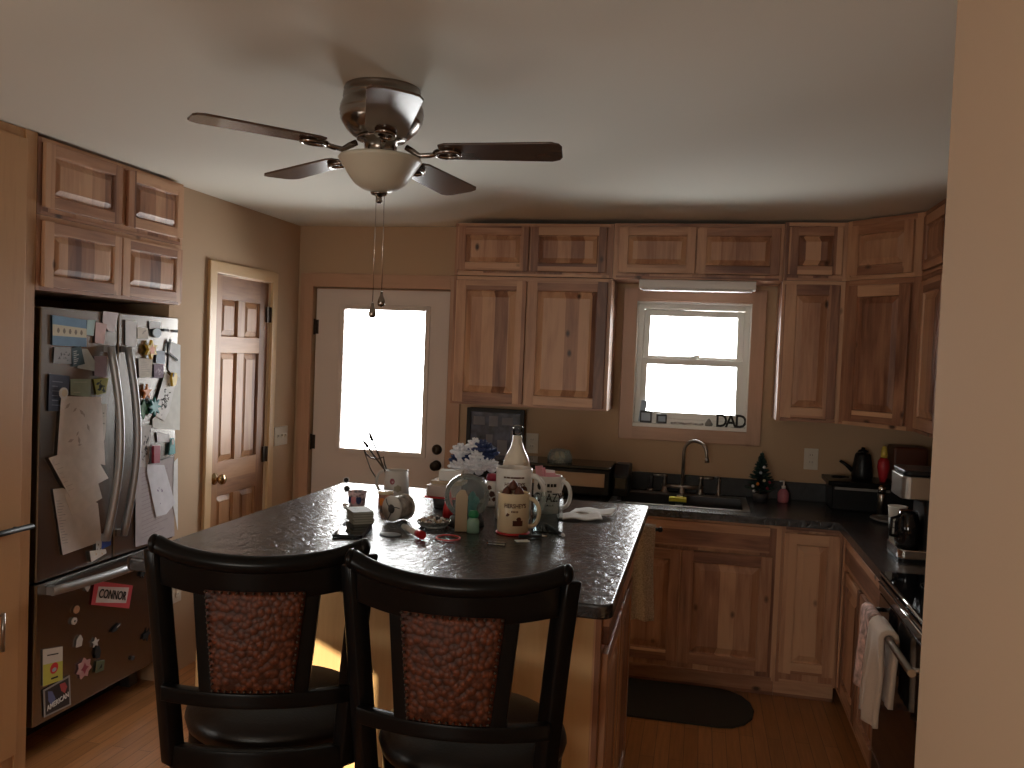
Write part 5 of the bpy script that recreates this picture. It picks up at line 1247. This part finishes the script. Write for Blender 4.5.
# corner: low black box with things on it
o = (.86, 4.85, zc); T = thing('bread_box', 'long black bread box in the right corner of the counter', 'bread box', o)
m = MB(o); m.box(.70, 1.17, 4.735, 4.985, zc, 1.045); m.build('body', M['blackplastic'], T, bevel=.008)
m = MB(o); m.box(.675, 1.19, 4.715, 4.99, 1.0455, 1.07); m.build('lid', M['blackwood'], T, bevel=.004)
m = MB(o); m.box(.71, .98, 4.728, 4.7345, 1.025, 1.038); m.build('handle_strip', M['steel'], T)
zb = 1.071
o = (.862, 4.86, zb); T = thing('black_kettle', 'matte black kettle sitting on the bread box', 'kettle', o)
m = MB(o); m.lathe([(.0001, 0), (.050, 0), (.054, .02), (.052, .06), (.045, .10), (.040, .13), (.034, .14), (.0001, .145)], o, 24); m.build('body', M['blackplastic'], T)
m = MB(o); m.tube([(o[0]-.05, o[1], zb+.045), (o[0]-.085, o[1], zb+.075), (o[0]-.115, o[1], zb+.092)], [.014, .010, .008], 10); m.build('spout', M['blackplastic'], T)
m = MB(o); m.lathe([(.03, .1452), (.024, .155), (.010, .16), (.010, .17), (.0001, .172)], o, 16); m.build('lid', M['blackplastic'], T)
m = MB((.73, 4.80, zb)); m.tube([(.70, 4.79, zb+.012), (.745, 4.80, zb+.012), (.775, 4.81, zb+.012)], [.009, .011, .008], 8, flat=.7).tube([(.775, 4.81, zb+.012), (.83-.04, 4.815, zb+.012)], .004, 6); tag(m.build('knife_sharpener', M['blackplastic']), 'small black-handled tool lying on the bread box', 'kitchen tool')
o = (.955, 4.80, zb); T = thing('squeeze_bottle', 'red bottle with a yellow cap standing on the bread box', 'bottle', o)
m = MB(o); m.lathe([(.0001, 0), (.014, 0), (.022, .03), (.031, .075), (.028, .11), (.016, .128), (.0001, .128)], o, 22); m.build('body', plain('deep_red', (.42, .02, .03), .4), T)
m = MB(o); m.lathe([(.016, .1285), (.017, .15), (.014, .175), (.008, .188), (.0001, .19)], o, 18); m.build('cap', plain('cap_yellow', (.6, .46, .08), .4), T)
m = MB((1.08, 4.87, zb)); m.box(1.0, 1.17, 4.79, 4.96, zb, zb+.19); tag(m.build('dark_canister', M['brown'], bevel=.012), 'dark square canister behind the coffee maker on the bread box', 'canister')
# plate / tray in front
m = MB((.93, 4.52, zc)); m.lathe([(.0001, 0), (.06, 0), (.085, .006), (.10, .014), (.098, .017), (.06, .004), (.0001, .003)], (.945, 4.50, zc), 32); tag(m.build('plate', plain('grey_plate', (.25, .24, .23), .3)), 'grey plate lying on the counter before the bread box', 'plate')
o = (.925, 4.655, zc); T = thing('shaker', 'steel shaker standing between the bread box and plate', 'shaker', o)
m = MB(o); m.lathe([(.0001, 0), (.019, 0), (.019, .11), (.017, .115), (.0001, .115)], o, 20); m.build('body', M['steel'], T)
m = MB(o); m.lathe([(.0195, .1155), (.0195, .145), (.012, .155), (.0001, .156)], o, 20); m.build('lid', M['chrome'], T)
# foam cup
o = (.848, 3.93, zc); T = thing('foam_cup', 'tall white foam cup with grey print beside the coffee maker', 'cup', o)
m = MB(o); m.lathe([(.0001, 0), (.026, 0), (.038, .16), (.041, .165), (.036, .165), (.025, .004), (.0001, .003)], o, 26); m.build('cup', M['soil'], T)
m = MB(o)
for zz in (.05, .075, .10, .12): patch(m, o[0], o[1], .026+.012*zz/.16, zc+zz, -1.95, .03, .006, 0)
m.build('printed_design', M['ribbon'], T)
# coffee maker
o = (.87, 3.66, zc); T = thing('coffee_maker', 'black and chrome drip coffee maker on the right counter', 'coffee maker', o)
x0, x1, y0, y1 = .785, .985, 3.575, 3.80
m = MB(o); m.prism(rrect(x0, x1, y0, y1, .02, 4), zc, zc+.012); m.build('foot_plate', M['blackplastic'], T)
m = MB(o); m.prism(rrect(x0-.004, x1, y0-.004, y1, .025, 4), zc+.0125, zc+.048); m.build('warming_base', M['chrome'], T, bevel=.003)
m = MB(o); m.prism(rrect(x0+.09, x1, y0+.01, y1, .02, 4), zc+.0485, zc+.245); m.build('column', M['blackplastic'], T)
m = MB(o); m.prism(rrect(x0, x1, y0, y1, .03, 5), zc+.2455, zc+.335); m.build('brew_head', M['steel'], T, bevel=.003)
m = MB(o); m.prism(rrect(x0+.006, x1, y0+.006, y1, .028, 5), zc+.3355, zc+.358); m.build('lid', M['blackplastic'], T, bevel=.006)
m = MB(o); m.lathe([(.0001, 0), (.042, 0), (.047, .02), (.047, .09), (.036, .125), (.034, .14), (.0001, .14)], (x0+.045, y0+.085, zc+.049), 26, sy=1.2); cf = m.build('carafe', M['blackglass'], T)
m = MB(o); m.tube([(x0+.005, y0+.05, zc+.17), (x0-.03, y0+.02, zc+.165), (x0-.032, y0+.02, zc+.10), (x0, y0+.05, zc+.09)], .007, 8); m.build('carafe_handle', M['blackplastic'], cf)

# ================================================================== WINDOW SILL
zs = WZ0+.0205; ys = YB+.035
def letter(ch, x):
    o = (x, ys, zs); m = MB(o, frame((x, ys, zs+.029), (1, 0, 0))); add_text(m, ch, .105, (0, 0, .004), 0, 0, .85); 
    v = m.v; zmin = min(p.z for p in v)
    for p in v: p.z -= zmin; 
    for p in v: p.y = p.y*6
    return m
for i, (ch, x) in enumerate((('D', .125), ('A', .177), ('D', .232))):
    m = letter(ch, x); tag(m.build('wooden_letter', M['black']), ('first black standing letter D of the three on the window sill', 'black standing letter A between two others on the window sill', 'last black standing letter D nearest the right window jamb')[i], 'letter')
def mini_frame(lab, x, w, h, y=ys, tilt=0, mt='lblue'):
    o = (x, y, zs); T = thing('photo_block', lab, 'photo frame', o); fr = frame((x, y, zs), (1, tilt, 0))
    m = MB(o, fr); m.box(-w/2, w/2, 0, h, -.02, 0); m.build('block', M['darkplastic'], T, bevel=.002)
    m = MB(o, fr); m.box(-w/2+.008, w/2-.008, .012, h-.012, .0002, .0015); m.build('photo', M[mt], T)
mini_frame('small square photo block at the left end of the window sill', -.305, .068, .070)
mini_frame('smaller pale photo cube second from left on the window sill', -.212, .058, .055, tilt=.25)
m = MB((-.35, ys+.05, zs)); m.M = Matrix.Translation(Vector((-.342, ys+.02, zs))) @ Matrix.Rotation(.12, 4, 'Y'); m.box(-.008, .026, -.004, .004, 0.004, .13); tag(m.build('tall_card', M['lblue']), 'tall narrow card leaning in the left window corner behind the photo block', 'card')
o = (.055, ys, zs); m = MB(o); m.lathe([(.0001, 0), (.020, 0), (.023, .012), (.016, .024), (.012, .03), (.008, .038), (.0001, .044)], o, 14); tag(m.build('figurine', plain('grey_stone', (.25, .24, .22), .6)), 'small grey rounded figurine left of the letters on the sill', 'figurine')
m = MB((-.07, ys, zs)); P = [(-.16, ys), (-.12, ys+.008), (-.08, ys-.003), (-.04, ys+.006), (.0, ys), (.025, ys+.004)]; m.tube([(a, b_, zs+.006+.003*(i % 2)) for i, (a, b_) in enumerate(P)], .0055, 7); tag(m.build('garland', M['ribbon']), 'low grey garland lying along the middle of the window sill', 'garland')

# ================================================================== LIGHT
wd_ = bpy.data.worlds.new('sky'); S.world = wd_; wd_.use_nodes = True
n = wd_.node_tree.nodes; l = wd_.node_tree.links; bg = n['Background']
bg.inputs['Color'].default_value = (.99, .98, .93, 1); 
tcw = n.new('ShaderNodeTexCoord'); spw = n.new('ShaderNodeSeparateXYZ'); l.new(tcw.outputs['Generated'], spw.inputs[0])
mr = n.new('ShaderNodeMapRange'); mr.inputs['From Min'].default_value = -.2; mr.inputs['From Max'].default_value = .45
mr.inputs['To Min'].default_value = WORLD*.3; mr.inputs['To Max'].default_value = WORLD
l.new(spw.outputs[1], mr.inputs['Value']); l.new(mr.outputs[0], bg.inputs['Strength'])
def portal(loc, rot, sx_, sy_, e=0, col=(1, 1, 1)):
    ld = bpy.data.lights.new('daylight', 'AREA'); ld.shape = 'RECTANGLE'; ld.size = sx_; ld.size_y = sy_; ld.energy = e; ld.color = col
    ob = bpy.data.objects.new('daylight', ld); C.objects.link(ob); ob.location = loc; ob.rotation_euler = rot
    ld.cycles.is_portal = True
    return ob
portal(((gx0+gx1)/2, YB+.16, (gz0+gz1)/2), (-PI/2, 0, 0), gx1-gx0, gz1-gz0)
portal(((WX0+WX1)/2, YB+.17, (WZ0+WZ1)/2), (-PI/2, 0, 0), WX1-WX0, WZ1-WZ0)
portal(((RX0+RX1)/2, YN-.16, 1.55), (PI/2, 0, 0), RX1-RX0, .7)
ld = bpy.data.lights.new('rear_fill_light', 'AREA'); ld.shape = 'RECTANGLE'; ld.size = RX1-RX0; ld.size_y = .7; ld.energy = REAR_FILL; ld.color = (1, .92, .78)  # added warm fill lamp outside the unseen rear opening, brightens the room from behind
ob = bpy.data.objects.new('rear_fill_light', ld); C.objects.link(ob); ob.location = ((RX0+RX1)/2, YN-.2, 1.55); ob.rotation_euler = (PI/2, 0, 0)
portal((XL-.16, (LW0+LW1)/2, (LWZ0+LWZ1)/2), (0, -PI/2, 0), LWZ1-LWZ0, LW1-LW0)
sun = bpy.data.lights.new('sun', 'SUN'); sun.energy = SUN; sun.angle = .01; sun.color = (1, .86, .62)
so = bpy.data.objects.new('sun', sun); C.objects.link(so)
so.rotation_euler = Vector(SUNDIR).to_track_quat('-Z', 'Y').to_euler()

# ================================================================== CAMERA
yaw, pitch, roll = math.radians(-12.412), math.radians(-1.996), math.radians(2.251)
fwd = Vector((math.sin(yaw)*math.cos(pitch), math.cos(yaw)*math.cos(pitch), math.sin(pitch)))
rt = Vector((math.cos(yaw), -math.sin(yaw), 0)); up = rt.cross(fwd)
r2 = rt*math.cos(roll)+up*math.sin(roll); u2 = -rt*math.sin(roll)+up*math.cos(roll)
cd = bpy.data.cameras.new('camera'); cd.sensor_width = 36; cd.lens = 36*857.26/1024; cd.clip_start = .05
co = bpy.data.objects.new('camera', cd); C.objects.link(co)
co.matrix_world = Matrix(((r2.x, u2.x, -fwd.x, 0), (r2.y, u2.y, -fwd.y, 0), (r2.z, u2.z, -fwd.z, 1.665), (0, 0, 0, 1)))
S.camera = co
S.view_settings.view_transform = 'Standard'; S.view_settings.look = 'None'; S.view_settings.gamma = 1
S.view_settings.use_curve_mapping = False; S.view_settings.exposure = EXPO
S.cycles.sample_clamp_indirect = 6
S.cycles.use_denoising = True
S.cycles.max_bounces = 10; S.cycles.transparent_max_bounces = 16; S.cycles.diffuse_bounces = 6
